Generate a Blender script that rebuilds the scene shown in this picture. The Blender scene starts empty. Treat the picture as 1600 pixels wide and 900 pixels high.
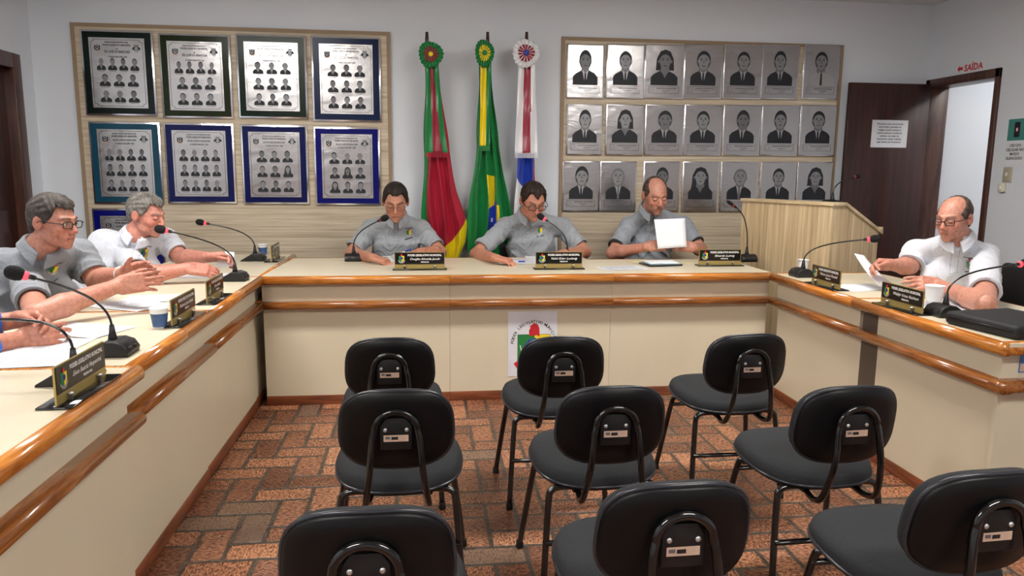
import bpy, bmesh, math, random
import numpy as np
from mathutils import Vector, Matrix
S = bpy.context.scene
COL = S.collection
PI = math.pi
# ------------------------------------------------------------------ camera, world, light
YAW, PIT, ROL, FOC, CH = 0.12057618, 0.15721802, -0.00891629, 1160.0, 1.40
def _cam():
    cy, sy = math.cos(YAW), math.sin(YAW)
    f = np.array([sy*math.cos(PIT), cy*math.cos(PIT), -math.sin(PIT)])
    r = np.array([cy, -sy, 0.0]); d = np.cross(f, r)
    return (math.cos(ROL)*r+math.sin(ROL)*d, -math.sin(ROL)*r+math.cos(ROL)*d, f)
CR, CD, CF = _cam()
cam = bpy.data.cameras.new('camera'); camo = bpy.data.objects.new('camera', cam); COL.objects.link(camo)
cam.sensor_width = 36; cam.lens = FOC/1600*36; cam.clip_start = .05
m = Matrix.Identity(4)
for i in range(3):
    m[i][0] = CR[i]; m[i][1] = -CD[i]; m[i][2] = -CF[i]
m[2][3] = CH
camo.matrix_world = m
S.camera = camo
w = bpy.data.worlds.new('world'); S.world = w; w.use_nodes = True
w.node_tree.nodes['Background'].inputs[0].default_value = (.75, .85, 1, 1)
w.node_tree.nodes['Background'].inputs[1].default_value = .05
S.view_settings.view_transform = 'Standard'; S.view_settings.look = 'None'
S.view_settings.exposure = 0.0; S.view_settings.gamma = 1
LAMP = 49.0
LAMPS = [(-1.45, 3.35, 0), (1.65, 3.35, 0), (-1.45, .2, 0), (1.65, .2, 0)]   # ceiling fixtures x, y, turn
XL, XR, YB, YF, ZC = -2.776, 4.172, 5.90, -2.4, 2.762    # room

def ray(x, y): return (x-800)/FOC*CR+(y-450)/FOC*CD+CF
def pz(x, y, z): d = ray(x, y); return d*((z-CH)/d[2])+np.array([0, 0, CH])
def py(x, y, Y): d = ray(x, y); return d*(Y/d[1])+np.array([0, 0, CH])
def px(x, y, X): d = ray(x, y); return d*(X/d[0])+np.array([0, 0, CH])

# ------------------------------------------------------------------ materials
def sL(c): return tuple(((v/255)/12.92 if v <= 10 else ((v/255+.055)/1.055)**2.4) for v in c)
def newmat(name):
    m = bpy.data.materials.new(name); m.use_nodes = True
    return m, m.node_tree, m.node_tree.nodes['Principled BSDF']
def lk(nt, a, b): nt.links.new(a, b)
def coords(nt, scale=(1, 1, 1), kind='Object', rot=(0, 0, 0)):
    t = nt.nodes.new('ShaderNodeTexCoord'); mp = nt.nodes.new('ShaderNodeMapping')
    mp.inputs['Scale'].default_value = scale; mp.inputs['Rotation'].default_value = rot
    lk(nt, t.outputs[kind], mp.inputs[0]); return mp.outputs[0]
def noise(nt, vec, scale, detail=3, rough=.5, dist=0):
    n = nt.nodes.new('ShaderNodeTexNoise'); n.inputs['Scale'].default_value = scale
    n.inputs['Detail'].default_value = detail; n.inputs['Roughness'].default_value = rough
    n.inputs['Distortion'].default_value = dist; lk(nt, vec, n.inputs['Vector']); return n.outputs['Fac']
def ramp(nt, fac, stops):
    r = nt.nodes.new('ShaderNodeValToRGB'); e = r.color_ramp.elements
    while len(e) < len(stops): e.new(.5)
    for i, (p, c) in enumerate(stops):
        e[i].position = p; e[i].color = (*c, 1)
    lk(nt, fac, r.inputs[0]); return r.outputs[0]
def bump(nt, b, fac, strength, dist=.002):
    n = nt.nodes.new('ShaderNodeBump'); n.inputs['Strength'].default_value = strength; n.inputs['Distance'].default_value = dist
    lk(nt, fac, n.inputs['Height']); lk(nt, n.outputs[0], b.inputs['Normal']); return n
def mathn(nt, op, a, b=None, c=None):
    n = nt.nodes.new('ShaderNodeMath'); n.operation = op
    for i, v in enumerate((a, b, c)):
        if v is None: continue
        if isinstance(v, (int, float)): n.inputs[i].default_value = v
        else: lk(nt, v, n.inputs[i])
    return n.outputs[0]
def mixc(nt, fac, a, b, mode='MIX'):
    n = nt.nodes.new('ShaderNodeMix'); n.data_type = 'RGBA'; n.blend_type = mode
    for i, v in ((0, fac), (6, a), (7, b)):
        if isinstance(v, (int, float)): n.inputs[i].default_value = v
        elif isinstance(v, tuple): n.inputs[i].default_value = (*v, 1)
        else: lk(nt, v, n.inputs[i])
    return n.outputs[2]
def plain(name, rgb, rough=.5, metal=0, var=.06, vs=8, bs=None, bst=.2, coat=0, spec=.5, stretch=(1, 1, 1), emit=0):
    """a surface of one colour with slight variation and optional fine bump"""
    m, nt, b = newmat(name); c = sL(rgb)
    v = coords(nt, stretch)
    f = noise(nt, v, vs)
    col = ramp(nt, f, [(.3, tuple(x*(1-var) for x in c)), (.7, tuple(min(1, x*(1+var)) for x in c))])
    lk(nt, col, b.inputs['Base Color'])
    b.inputs['Roughness'].default_value = rough; b.inputs['Metallic'].default_value = metal
    b.inputs['Specular IOR Level'].default_value = spec; b.inputs['Coat Weight'].default_value = coat
    if coat: b.inputs['Coat Roughness'].default_value = .08
    if bs: bump(nt, b, noise(nt, v, bs, 2), bst)
    if emit:
        b.inputs['Emission Color'].default_value = (*c, 1); b.inputs['Emission Strength'].default_value = emit
    return m
def wood(name, cols, stretch, scale=3, rough=.35, coat=0, band=None, dist=.6, bst=.05):
    m, nt, b = newmat(name)
    v = coords(nt, stretch)
    f = noise(nt, v, scale, 6, .6, dist)
    if band:
        n2 = noise(nt, coords(nt, tuple(s*.5 if s < 3 else s*band for s in stretch)), scale, 3, .5)
        f = mathn(nt, 'ADD', mathn(nt, 'MULTIPLY', f, .6), mathn(nt, 'MULTIPLY', n2, .4))
    lk(nt, ramp(nt, f, [(.32+.36*i/(len(cols)-1), sL(c)) for i, c in enumerate(cols)]), b.inputs['Base Color'])
    b.inputs['Roughness'].default_value = rough; b.inputs['Coat Weight'].default_value = coat
    b.inputs['Coat Roughness'].default_value = .1
    bump(nt, b, f, bst)
    return m
M = {}
M['wall'] = plain('wall_paint', (218, 223, 230), .75, var=.02, vs=1.5, bs=120, bst=.04)
M['ceiling'] = plain('ceiling_paint', (222, 224, 226), .8, var=.02)
M['cream'] = plain('cream_laminate', (216, 205, 180), .32, var=.02, vs=3, bs=300, bst=.02)
M['creamside'] = plain('cream_laminate_dull', (206, 196, 172), .4, var=.02, vs=3)
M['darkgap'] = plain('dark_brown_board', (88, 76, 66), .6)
M['rim'] = wood('varnished_wood', [(138, 76, 26), (176, 104, 38), (202, 128, 52), (218, 148, 70)], (.6, 9, 9), 5, .22, .6, dist=1.2)
M['rail'] = wood('varnished_dark_wood', [(108, 60, 26), (148, 88, 38), (176, 112, 52)], (.7, 9, 9), 5, .26, .4, dist=1.2)
M['plinth'] = wood('plinth_wood', [(86, 42, 22), (124, 66, 38), (146, 82, 48)], (.7, 7, 7), 5, .35, .1)
M['slat'] = wood('grey_oak_panel', [(150, 130, 106), (186, 170, 146), (206, 192, 168), (222, 212, 192)], (.5, 1, 13), 3.2, .5, band=2.6, dist=.2)
M['slat_gap'] = plain('slat_groove', (150, 128, 104), .7)
M['lectern'] = wood('oak_laminate_vertical', [(146, 124, 94), (184, 160, 124), (204, 180, 142), (228, 208, 174)], (9, 9, .45), 3.4, .42, band=2.2, dist=.2)
M['lectern_edge'] = wood('oak_laminate_edge', [(176, 150, 112), (222, 202, 166)], (1, 6, 6), 3, .4)
M['door'] = wood('dark_door_wood', [(34, 16, 12), (54, 26, 20), (70, 34, 25)], (7, 7, .4), 4, .38, .15, dist=.8)
M['frame'] = wood('door_frame_wood', [(46, 24, 18), (74, 42, 32), (90, 54, 42)], (6, 6, .6), 4, .4, .1)
M['black'] = plain('black_plastic', (16, 16, 18), .42, bs=250, bst=.08)
M['backshell'] = plain('black_shell_plastic', (10, 10, 12), .42, bs=400, bst=.06, spec=.28)
M['piping'] = plain('black_edge_trim', (46, 48, 54), .22)
M['fabric'] = plain('charcoal_fabric', (33, 35, 38), .9, var=.22, vs=240, bs=420, bst=.5)
M['tube'] = plain('black_enamel_tube', (9, 9, 10), .14, coat=.5)
M['rubber'] = plain('rubber', (18, 18, 18), .7)
M['steel'] = plain('steel', (214, 214, 216), .36, .85)
M['sticker'] = plain('sticker_paper', (196, 166, 146), .5, var=.1, vs=40)
M['ink'] = plain('ink_black', (22, 22, 24), .6)
M['inkgrey'] = plain('ink_grey', (150, 152, 160), .7)
M['white'] = plain('white_paper', (236, 238, 243), .6, var=.01)
M['cup'] = plain('white_cup', (232, 234, 236), .45)
M['cupblue'] = plain('cup_blue_print', (58, 88, 136), .45, var=.3, vs=25)
M['gold'] = plain('gold_acrylic', (172, 152, 92), .25, .35, var=.12, vs=6, stretch=(1, 1, .3))
M['acryl'] = plain('black_acrylic', (15, 14, 15), .08, coat=.3)
M['plateblack'] = plain('black_name_panel', (22, 20, 20), .18)
M['lettering'] = plain('white_lettering', (232, 230, 226), .5)
M['green'] = plain('crest_green', (38, 128, 62), .5)
M['yellow'] = plain('crest_yellow', (238, 212, 44), .5)
M['red'] = plain('crest_red', (196, 36, 46), .5)
M['blue'] = plain('crest_blue', (48, 72, 160), .5)
M['foam'] = plain('mic_foam', (14, 14, 15), .95, bs=700, bst=.8)
m_, nt_, b_ = newmat('mic_ring_light'); b_.inputs['Base Color'].default_value = (.8, .05, .06, 1)
b_.inputs['Emission Color'].default_value = (1, .06, .1, 1); b_.inputs['Emission Strength'].default_value = 1.3; M['ringlit'] = m_
M['ringoff'] = plain('mic_ring', (120, 30, 36), .4)
M['offwhite'] = plain('offwhite_plastic', (220, 216, 196), .4)
M['switch'] = plain('beige_switch_plate', (176, 168, 148), .4)
M['teal'] = plain('teal_print', (60, 130, 124), .5)
M['pooster'] = plain('poster_paper', (222, 224, 230), .45)
M['folder'] = plain('dark_tablet', (30, 34, 44), .25)
M['notecover'] = plain('pale_green_cover', (178, 204, 200), .5)
M['bag'] = plain('black_nylon', (17, 17, 20), .7, bs=300, bst=.4)
M['penblue'] = plain('pen_cap_blue', (38, 40, 170), .3)
M['penclear'] = plain('pen_barrel', (224, 226, 230), .2)
M['yellowpaper'] = plain('yellow_note', (232, 226, 170), .6)
M['stickerblue'] = plain('sticker_blue', (70, 120, 176), .5)
def brushed(name, rgb, rough, bmp=.25):
    m, nt, b = newmat(name); b.inputs['Metallic'].default_value = 1
    v = coords(nt, (1, 1, 60)); f = noise(nt, v, 14, 3)
    lk(nt, ramp(nt, f, [(.35, tuple(x*.9 for x in sL(rgb))), (.65, sL(rgb))]), b.inputs['Base Color'])
    b.inputs['Roughness'].default_value = rough
    w2 = noise(nt, coords(nt, (3, 3, 5)), 1.6, 2, .5, .5)
    bn = bump(nt, b, w2, bmp, .02)
    b2 = nt.nodes.new('ShaderNodeBump'); b2.inputs['Strength'].default_value = .12; b2.inputs['Distance'].default_value = .001
    lk(nt, f, b2.inputs['Height']); lk(nt, b2.outputs[0], bn.inputs['Normal'])
    return m
M['plate'] = brushed('brushed_steel', (186, 184, 184), .26)
M['rimsteel'] = brushed('polished_edge', (225, 226, 230), .16, .05)
M['etchdark'] = plain('etched_dark', (36, 38, 44), .55, .3)
M['etchface'] = plain('etched_face', (138, 138, 142), .5, .5)
M['etchmid'] = plain('etched_mid', (112, 112, 116), .5, .5)
M['etchlight'] = plain('etched_light', (172, 172, 174), .45, .6)
for n, c in (('mat_green', (8, 24, 20)), ('mat_olive', (28, 38, 12)), ('mat_pine', (10, 30, 18)), ('mat_navy', (10, 28, 66)), ('mat_teal', (24, 70, 92)), ('mat_indigo', (14, 22, 78)), ('mat_royal', (10, 12, 104))):
    M[n] = plain(n, c, .22, var=.08, spec=.18)
def satin(name, rgb, var=.1):
    m, nt, b = newmat(name); v = coords(nt, (3, 3, 1)); f = noise(nt, v, 5, 3)
    c = sL(rgb); lk(nt, ramp(nt, f, [(.3, tuple(x*(1-var) for x in c)), (.7, c)]), b.inputs['Base Color'])
    b.inputs['Roughness'].default_value = .27; b.inputs['Sheen Weight'].default_value = .1
    b.inputs['Anisotropic'].default_value = .4
    bump(nt, b, noise(nt, coords(nt, (8, 8, 2)), 4, 2), .3, .006)
    return m
M['fgreen'] = satin('satin_green', (14, 128, 62)); M['fred'] = satin('satin_red', (176, 24, 52)); M['fyellow'] = satin('satin_yellow', (240, 214, 20))
M['fblue'] = satin('satin_blue', (28, 62, 176)); M['fwhite'] = satin('satin_white', (232, 232, 236)); M['fmaroon'] = satin('satin_maroon', (148, 26, 52))
def attr_mat(name, rough=.5, sss=0, ns=60, amt=.12, bs=300, bst=.15, stretch=(1, 1, 1), spec=.5, sheen=0, fold=0):
    m, nt, b = newmat(name)
    a = nt.nodes.new('ShaderNodeVertexColor'); a.layer_name = 'col'
    f = noise(nt, coords(nt, stretch), ns, 4)
    g = ramp(nt, f, [(.3, (1-amt,)*3), (.7, (1+amt*.3,)*3)])
    lk(nt, mixc(nt, 1.0, a.outputs['Color'], g, 'MULTIPLY'), b.inputs['Base Color'])
    b.inputs['Roughness'].default_value = rough; b.inputs['Specular IOR Level'].default_value = spec
    b.inputs['Sheen Weight'].default_value = sheen
    if sss:
        b.inputs['Subsurface Weight'].default_value = sss; b.inputs['Subsurface Radius'].default_value = (.012, .005, .003)
        b.inputs['Subsurface Scale'].default_value = 1
    bn = bump(nt, b, noise(nt, coords(nt, stretch), bs, 3), bst, .002)
    if fold:        # soft creases of worn cloth
        f2 = noise(nt, coords(nt, (1, 1, .6), rot=(.5, .3, .4)), 9, 2, .4, 1.6)
        f3 = mathn(nt, 'ABSOLUTE', mathn(nt, 'SUBTRACT', f2, .5))
        b2 = nt.nodes.new('ShaderNodeBump'); b2.inputs['Strength'].default_value = fold; b2.inputs['Distance'].default_value = .05
        lk(nt, f3, b2.inputs['Height']); lk(nt, b2.outputs[0], bn.inputs['Normal'])
    return m
M['skin'] = attr_mat('skin', .46, .0, 70, .26, 180, .5)
M['cloth'] = attr_mat('polo_cloth', .9, 0, 260, .16, 420, .25, sheen=.2, fold=.45)
M['hair'] = attr_mat('hair', .65, 0, 170, .55, 240, 1.0, (1, .3, .5), spec=.3)
M['trouser'] = plain('dark_trousers', (34, 38, 52), .9)
M['shoe'] = plain('shoe_leather', (20, 18, 17), .4)
M['glassframe'] = plain('spectacle_frame', (26, 22, 22), .3)
m_, nt_, b_ = newmat('lens'); nt_.nodes.remove(b_)
tr = nt_.nodes.new('ShaderNodeBsdfTransparent'); gl = nt_.nodes.new('ShaderNodeBsdfGlossy'); gl.inputs['Roughness'].default_value = .03
mx = nt_.nodes.new('ShaderNodeMixShader'); mx.inputs[0].default_value = .06
tr.inputs[0].default_value = (.97, .98, .98, 1)
lk(nt_, tr.outputs[0], mx.inputs[1]); lk(nt_, gl.outputs[0], mx.inputs[2]); lk(nt_, mx.outputs[0], nt_.nodes['Material Output'].inputs[0]); M['lens'] = m_
m_, nt_, b_ = newmat('lamp_diffuser'); b_.inputs['Base Color'].default_value = (1, 1, 1, 1)
b_.inputs['Emission Color'].default_value = (1, .97, .92, 1); b_.inputs['Emission Strength'].default_value = LAMP; M['lamp'] = m_
# herringbone paving of rough bricks 24.5 x 12.3 cm
def brick_floor():
    m, nt, b = newmat('herringbone_brick_floor')
    t = nt.nodes.new('ShaderNodeTexCoord'); sp = nt.nodes.new('ShaderNodeSeparateXYZ'); lk(nt, t.outputs['Object'], sp.inputs[0])
    u = .1225
    wob = noise(nt, coords(nt), 7, 2)
    wb = mathn(nt, 'MULTIPLY', mathn(nt, 'SUBTRACT', wob, .5), .10)
    X = mathn(nt, 'ADD', mathn(nt, 'DIVIDE', mathn(nt, 'ADD', sp.outputs[0], .855+40*u), u), wb)
    Y = mathn(nt, 'ADD', mathn(nt, 'DIVIDE', mathn(nt, 'ADD', sp.outputs[1], -2.96+40*u*1.0), u), wb)
    i = mathn(nt, 'FLOOR', X); j = mathn(nt, 'FLOOR', Y)
    fx = mathn(nt, 'SUBTRACT', X, i); fy = mathn(nt, 'SUBTRACT', Y, j)
    d = mathn(nt, 'FLOORED_MODULO', mathn(nt, 'SUBTRACT', i, j), 4)
    def eq(k): return mathn(nt, 'COMPARE', d, float(k), .4)
    e0, e1, e2, e3 = eq(0), eq(1), eq(2), eq(3)
    H = mathn(nt, 'ADD', e0, e1); V = mathn(nt, 'ADD', e2, e3)
    # long coordinate 0..2 and short coordinate 0..1
    lx = mathn(nt, 'ADD', fx, e1); ly = mathn(nt, 'ADD', fy, e2)
    lo = mathn(nt, 'ADD', mathn(nt, 'MULTIPLY', lx, H), mathn(nt, 'MULTIPLY', ly, V))
    sh = mathn(nt, 'ADD', mathn(nt, 'MULTIPLY', fy, H), mathn(nt, 'MULTIPLY', fx, V))
    el = mathn(nt, 'MINIMUM', lo, mathn(nt, 'SUBTRACT', 2.0, lo)); es = mathn(nt, 'MINIMUM', sh, mathn(nt, 'SUBTRACT', 1.0, sh))
    ed = mathn(nt, 'MINIMUM', el, es)
    ragged = noise(nt, coords(nt), 45, 3)
    ed2 = mathn(nt, 'ADD', ed, mathn(nt, 'MULTIPLY', mathn(nt, 'SUBTRACT', ragged, .5), .05))
    mr = nt.nodes.new('ShaderNodeMapRange'); mr.inputs[1].default_value = .05; mr.inputs[2].default_value = .10; lk(nt, ed2, mr.inputs[0])
    bi = mathn(nt, 'SUBTRACT', i, e1); bj = mathn(nt, 'SUBTRACT', j, e2)
    cb = nt.nodes.new('ShaderNodeCombineXYZ'); lk(nt, bi, cb.inputs[0]); lk(nt, bj, cb.inputs[1])
    wn = nt.nodes.new('ShaderNodeTexWhiteNoise'); lk(nt, cb.outputs[0], wn.inputs[0])
    # scratches run across each brick
    gx = noise(nt, coords(nt, (60, 160, 1)), 1, 3, .6, .5); gy = noise(nt, coords(nt, (160, 60, 1)), 1, 3, .6, .5)
    gr = mathn(nt, 'ADD', mathn(nt, 'MULTIPLY', gx, V), mathn(nt, 'MULTIPLY', gy, H))
    big = noise(nt, coords(nt), 2.2, 3)
    tone = mathn(nt, 'ADD', mathn(nt, 'MULTIPLY', gr, .82), mathn(nt, 'ADD', mathn(nt, 'MULTIPLY', wn.outputs[0], .14), mathn(nt, 'MULTIPLY', big, .16)))
    bc = ramp(nt, tone, [(.36, sL((44, 27, 21))), (.48, sL((98, 56, 38))), (.58, sL((148, 92, 62))), (.71, sL((218, 158, 118)))])
    hs = mixc(nt, mathn(nt, 'MULTIPLY', mathn(nt, 'GREATER_THAN', wn.outputs[0], .93), .75), bc, sL((96, 84, 72)))
    gc = ramp(nt, noise(nt, coords(nt), 30, 3), [(.3, sL((48, 39, 33))), (.7, sL((84, 73, 63)))])
    lk(nt, mixc(nt, mr.outputs[0], gc, hs), b.inputs['Base Color'])
    b.inputs['Specular IOR Level'].default_value = .5
    rr = mathn(nt, 'ADD', mathn(nt, 'MULTIPLY', gr, .35), .12); lk(nt, rr, b.inputs['Roughness'])
    b.inputs['Coat Weight'].default_value = .25; b.inputs['Coat Roughness'].default_value = .25
    h = mathn(nt, 'ADD', mathn(nt, 'MULTIPLY', mr.outputs[0], .8), mathn(nt, 'MULTIPLY', gr, .9))
    bump(nt, b, h, .7, .006)
    return m
M['floor'] = brick_floor()

# ------------------------------------------------------------------ mesh helpers
class MB:
    def __init__(s): s.v = []; s.f = []; s.m = []; s.sm = []; s.mats = []
    def mi(s, m):
        m = M[m] if isinstance(m, str) else m
        if m not in s.mats: s.mats.append(m)
        return s.mats.index(m)
    def add(s, vs, fs, mat, smooth=False, T=None):
        o = len(s.v); k = s.mi(mat)
        for v in vs:
            v = Vector([float(c) for c in v]); s.v.append(T @ v if T else v)
        for f in fs: s.f.append([o+i for i in f]); s.m.append(k); s.sm.append(smooth)
        return s
    def bm(s, bm, mat, smooth=False, T=None):
        bm.verts.index_update()
        s.add([v.co for v in bm.verts], [[v.index for v in f.verts] for f in bm.faces], mat, smooth, T); bm.free(); return s
    def box(s, a, b, mat, bev=0, seg=2, T=None, smooth=None):
        bm = bmesh.new(); bmesh.ops.create_cube(bm, size=1)
        for v in bm.verts: v.co = Vector([(a[i]+b[i])/2+v.co[i]*abs(b[i]-a[i]) for i in range(3)])
        if bev: bmesh.ops.bevel(bm, geom=list(bm.edges), offset=bev, segments=seg, profile=.5, affect='EDGES', clamp_overlap=True)
        return s.bm(bm, mat, (bev > 0) if smooth is None else smooth, T)
    def prism(s, pts, d0, d1, mat, axes=(0, 2, 1), bev=0, T=None, seg=2, smooth=False):
        """outline pts in plane (axes[0],axes[1]), extruded d0..d1 along axes[2]"""
        def mk(p, d):
            v = [0, 0, 0]; v[axes[0]] = p[0]; v[axes[1]] = p[1]; v[axes[2]] = d; return v
        bm = bmesh.new(); n = len(pts)
        A = [bm.verts.new(mk(p, d0)) for p in pts]; B = [bm.verts.new(mk(p, d1)) for p in pts]
        bm.faces.new(A); bm.faces.new(B[::-1])
        for i in range(n): bm.faces.new((A[i], B[i], B[(i+1) % n], A[(i+1) % n]))
        bmesh.ops.recalc_face_normals(bm, faces=list(bm.faces))
        if bev:
            es = [e for e in bm.edges if (e.verts[0] in A) == (e.verts[1] in A)]
            bmesh.ops.bevel(bm, geom=es, offset=bev, segments=seg, profile=.5, affect='EDGES', clamp_overlap=True)
        return s.bm(bm, mat, smooth or bev > 0, T)
    def poly(s, pts, y, mat, T=None):
        """flat polygon in XZ facing -Y"""
        return s.add([(p[0], y, p[1]) for p in pts], [list(range(len(pts)))], mat, False, T)
    def tube(s, pts, r, mat, seg=8, closed=False, T=None, flat=1.0):
        pts = [Vector([float(c) for c in p]) for p in pts]; n = len(pts); vs = []; fs = []
        rs = r if isinstance(r, (list, tuple)) else [r]*n
        up = None
        for i in range(n):
            t = (pts[(i+1) % n]-pts[i-1]) if closed else (pts[min(i+1, n-1)]-pts[max(i-1, 0)])
            t.normalize()
            if up is None:
                up = Vector((0, 0, 1)) if abs(t.z) < .9 else Vector((1, 0, 0))
            a = up-t*up.dot(t)
            if a.length < 1e-5: a = t.orthogonal()
            a.normalize(); up = a; bb = t.cross(a)
            for k in range(seg):
                an = 2*PI*k/seg; vs.append(pts[i]+(a*math.cos(an)+bb*math.sin(an)*flat)*rs[i])
        for i in range(n if closed else n-1):
            j = (i+1) % n
            for k in range(seg): fs.append([i*seg+k, i*seg+(k+1) % seg, j*seg+(k+1) % seg, j*seg+k])
        if not closed: fs.append(list(range(seg))[::-1]); fs.append([(n-1)*seg+k for k in range(seg)])
        return s.add(vs, fs, mat, True, T)
    def lathe(s, prof, mat, seg=20, c=(0, 0, 0), T=None, cap=True):
        vs = []; fs = []
        for r, z in prof:
            for k in range(seg): an = 2*PI*k/seg; vs.append((c[0]+r*math.cos(an), c[1]+r*math.sin(an), c[2]+z))
        for i in range(len(prof)-1):
            for k in range(seg): fs.append([i*seg+k, i*seg+(k+1) % seg, (i+1)*seg+(k+1) % seg, (i+1)*seg+k])
        if cap: fs.append(list(range(seg))[::-1]); fs.append([(len(prof)-1)*seg+k for k in range(seg)])
        return s.add(vs, fs, mat, True, T)
    def ball(s, c, r, mat, T=None, seg=12):
        r = r if isinstance(r, (tuple, list)) else (r, r, r)
        bm = bmesh.new(); bmesh.ops.create_uvsphere(bm, u_segments=seg, v_segments=max(6, seg*2//3), radius=1)
        for v in bm.verts: v.co = Vector([c[i]+v.co[i]*r[i] for i in range(3)])
        return s.bm(bm, mat, True, T)
    def mesh(s, me, mat, T=None):
        return s.add([v.co for v in me.vertices], [list(p.vertices) for p in me.polygons], mat, False, T)
    def grid(s, fn, nu, nv, matfn, smooth=True, closed_u=False):
        vs = [fn(i/nu, j/nv) for j in range(nv+1) for i in range(nu+1)]
        o = len(s.v)
        for v in vs: s.v.append(Vector([float(c) for c in v]))
        for j in range(nv):
            for i in range(nu):
                a = o+j*(nu+1)+i
                s.f.append([a, a+1, a+nu+2, a+nu+1]); s.m.append(s.mi(matfn((i+.5)/nu, (j+.5)/nv))); s.sm.append(smooth)
        return s
    def build(s, name, parent=None, off=None, solid=0, autosm=True):
        me = bpy.data.meshes.new(name)
        vs = [v-Vector(off) for v in s.v] if off is not None else s.v
        me.from_pydata([tuple(v) for v in vs], [], s.f)
        for m_ in s.mats: me.materials.append(m_)
        me.polygons.foreach_set('material_index', s.m); me.polygons.foreach_set('use_smooth', s.sm)
        me.update()
        o = bpy.data.objects.new(name, me); COL.objects.link(o)
        if parent: o.parent = parent
        if solid:
            md = o.modifiers.new('thick', 'SOLIDIFY'); md.thickness = solid; md.offset = 0
        return o
def tag(o, label, cat, group=None):
    o['label'] = label; o['category'] = cat
    if group: o['group'] = group
    return o
def thing(name, label, cat, loc=(0, 0, 0), rz=0, group=None):
    o = bpy.data.objects.new(name, None); COL.objects.link(o); o.empty_display_size = .1
    o.location = [float(c) for c in loc]; o.rotation_euler = (0, 0, rz); return tag(o, label, cat, group)
def struct(mb, name, off=None):
    o = mb.build(name, off=off); o['kind'] = 'structure'; return o
def dup(root, loc=None, rz=None, label=None):
    r = root.copy(); COL.objects.link(r)
    if loc is not None: r.location = loc
    if rz is not None: r.rotation_euler = (0, 0, rz)
    if label: r['label'] = label
    for ch in list(root.children):
        c = ch.copy(); COL.objects.link(c); c.parent = r
        for g in list(ch.children):
            d = g.copy(); COL.objects.link(d); d.parent = c
    return r
_txt = {}
def text(s_, size, align='CENTER', shear=0, bold=0, width=None):
    key = (s_, size, align, shear, bold, width)
    if key in _txt: return _txt[key]
    cu = bpy.data.curves.new('t', 'FONT'); cu.body = s_; cu.size = size; cu.align_x = align; cu.align_y = 'CENTER'
    cu.shear = shear; cu.offset = bold; cu.resolution_u = 2
    o = bpy.data.objects.new('t', cu); COL.objects.link(o)
    dg = bpy.context.evaluated_depsgraph_get(); dg.update()
    me = bpy.data.meshes.new_from_object(o.evaluated_get(dg))
    bpy.data.objects.remove(o)
    if width and len(me.vertices):
        xs = [v.co.x for v in me.vertices]; k = width/(max(xs)-min(xs))
        for v in me.vertices: v.co.x *= k
    _txt[key] = me; return me
RX = Matrix.Rotation(PI/2, 4, 'X')     # text plane XY -> XZ facing -Y
def T_(x=0, y=0, z=0): return Matrix.Translation((x, y, z))
def axes_T(o, x, y, z):
    m = Matrix.Identity(4)
    for i in range(3): m[i][0] = float(x[i]); m[i][1] = float(y[i]); m[i][2] = float(z[i]); m[i][3] = float(o[i])
    return m
def rrect(w, h, r, n=6, cx=0, cz=0):
    p = []
    for (sx, sz, a0) in ((1, 1, 0), (-1, 1, 90), (-1, -1, 180), (1, -1, 270)):
        for k in range(n+1):
            a = math.radians(a0+90*k/n); p.append((cx+sx*(w/2-r)+r*math.cos(a), cz+sz*(h/2-r)+r*math.sin(a)))
    return p
def ell(cx, cz, rx, rz, n=16, a0=0, a1=360):
    return [(cx+rx*math.cos(math.radians(a0+(a1-a0)*k/n)), cz+rz*math.sin(math.radians(a0+(a1-a0)*k/n))) for k in range(n if a1-a0 >= 360 else n+1)]
def bez(p0, p1, p2, p3, n=14):
    p0, p1, p2, p3 = [Vector([float(c) for c in p]) for p in (p0, p1, p2, p3)]
    return [p0*(1-t)**3+p1*3*t*(1-t)**2+p2*3*t*t*(1-t)+p3*t**3 for t in [i/n for i in range(n+1)]]
# ------------------------------------------------------------------ the setting
struct(MB().box((XL-.3, YF-.3, -.1), (XR+2.2, YB+.3, 0), 'floor'), 'floor')
mbw = MB().box((XL-.3, YF-.2, ZC), (XR+2.2, YB+.3, ZC+.1), 'ceiling')
struct(mbw, 'ceiling')
struct(MB().box((XL-.2, YB, 0), (XR+2.2, YB+.15, ZC), 'wall'), 'wall_back')
struct(MB().box((XL-.2, YF-.15, 0), (XR+.15, YF, ZC), 'wall'), 'wall_front')
# left wall with a doorway, dark door leaf and casing
DL0, DL1, DLT = 4.75, 5.63, 2.09
struct(MB().box((XL-.15, YF, 0), (XL, DL0-.01, ZC), 'wall').box((XL-.15, DL1+.01, 0), (XL, YB, ZC), 'wall').box((XL-.15, DL0-.01, DLT+.01), (XL, DL1+.01, ZC), 'wall'), 'wall_left')
d = MB().box((XL-.09, DL0+.03, .005), (XL-.05, DL1-.03, DLT-.03), 'door').box((XL-.055, DL0+.12, .2), (XL-.045, DL1-.12, .95), 'door', .004).box((XL-.055, DL0+.12, 1.1), (XL-.045, DL1-.12, 1.95), 'door', .004)
o = struct(d, 'door_1')
k = MB().tube([(XL-.05, DL0+.09, 1.02), (XL+.0, DL0+.09, 1.02), (XL+.01, DL0+.11, 1.02), (XL+.01, DL0+.21, 1.02)], .008, 'steel').build('door_handle', o)
c = MB()
for a, b in (((XL-.15, DL0-.07, 0), (XL+.02, DL0+.03, DLT+.07)), ((XL-.15, DL1-.03, 0), (XL+.02, DL1+.07, DLT+.07)), ((XL-.15, DL0+.03, DLT-.03), (XL+.02, DL1-.03, DLT+.07))): c.box(a, b, 'frame', .004)
struct(c, 'trim_1')
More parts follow.
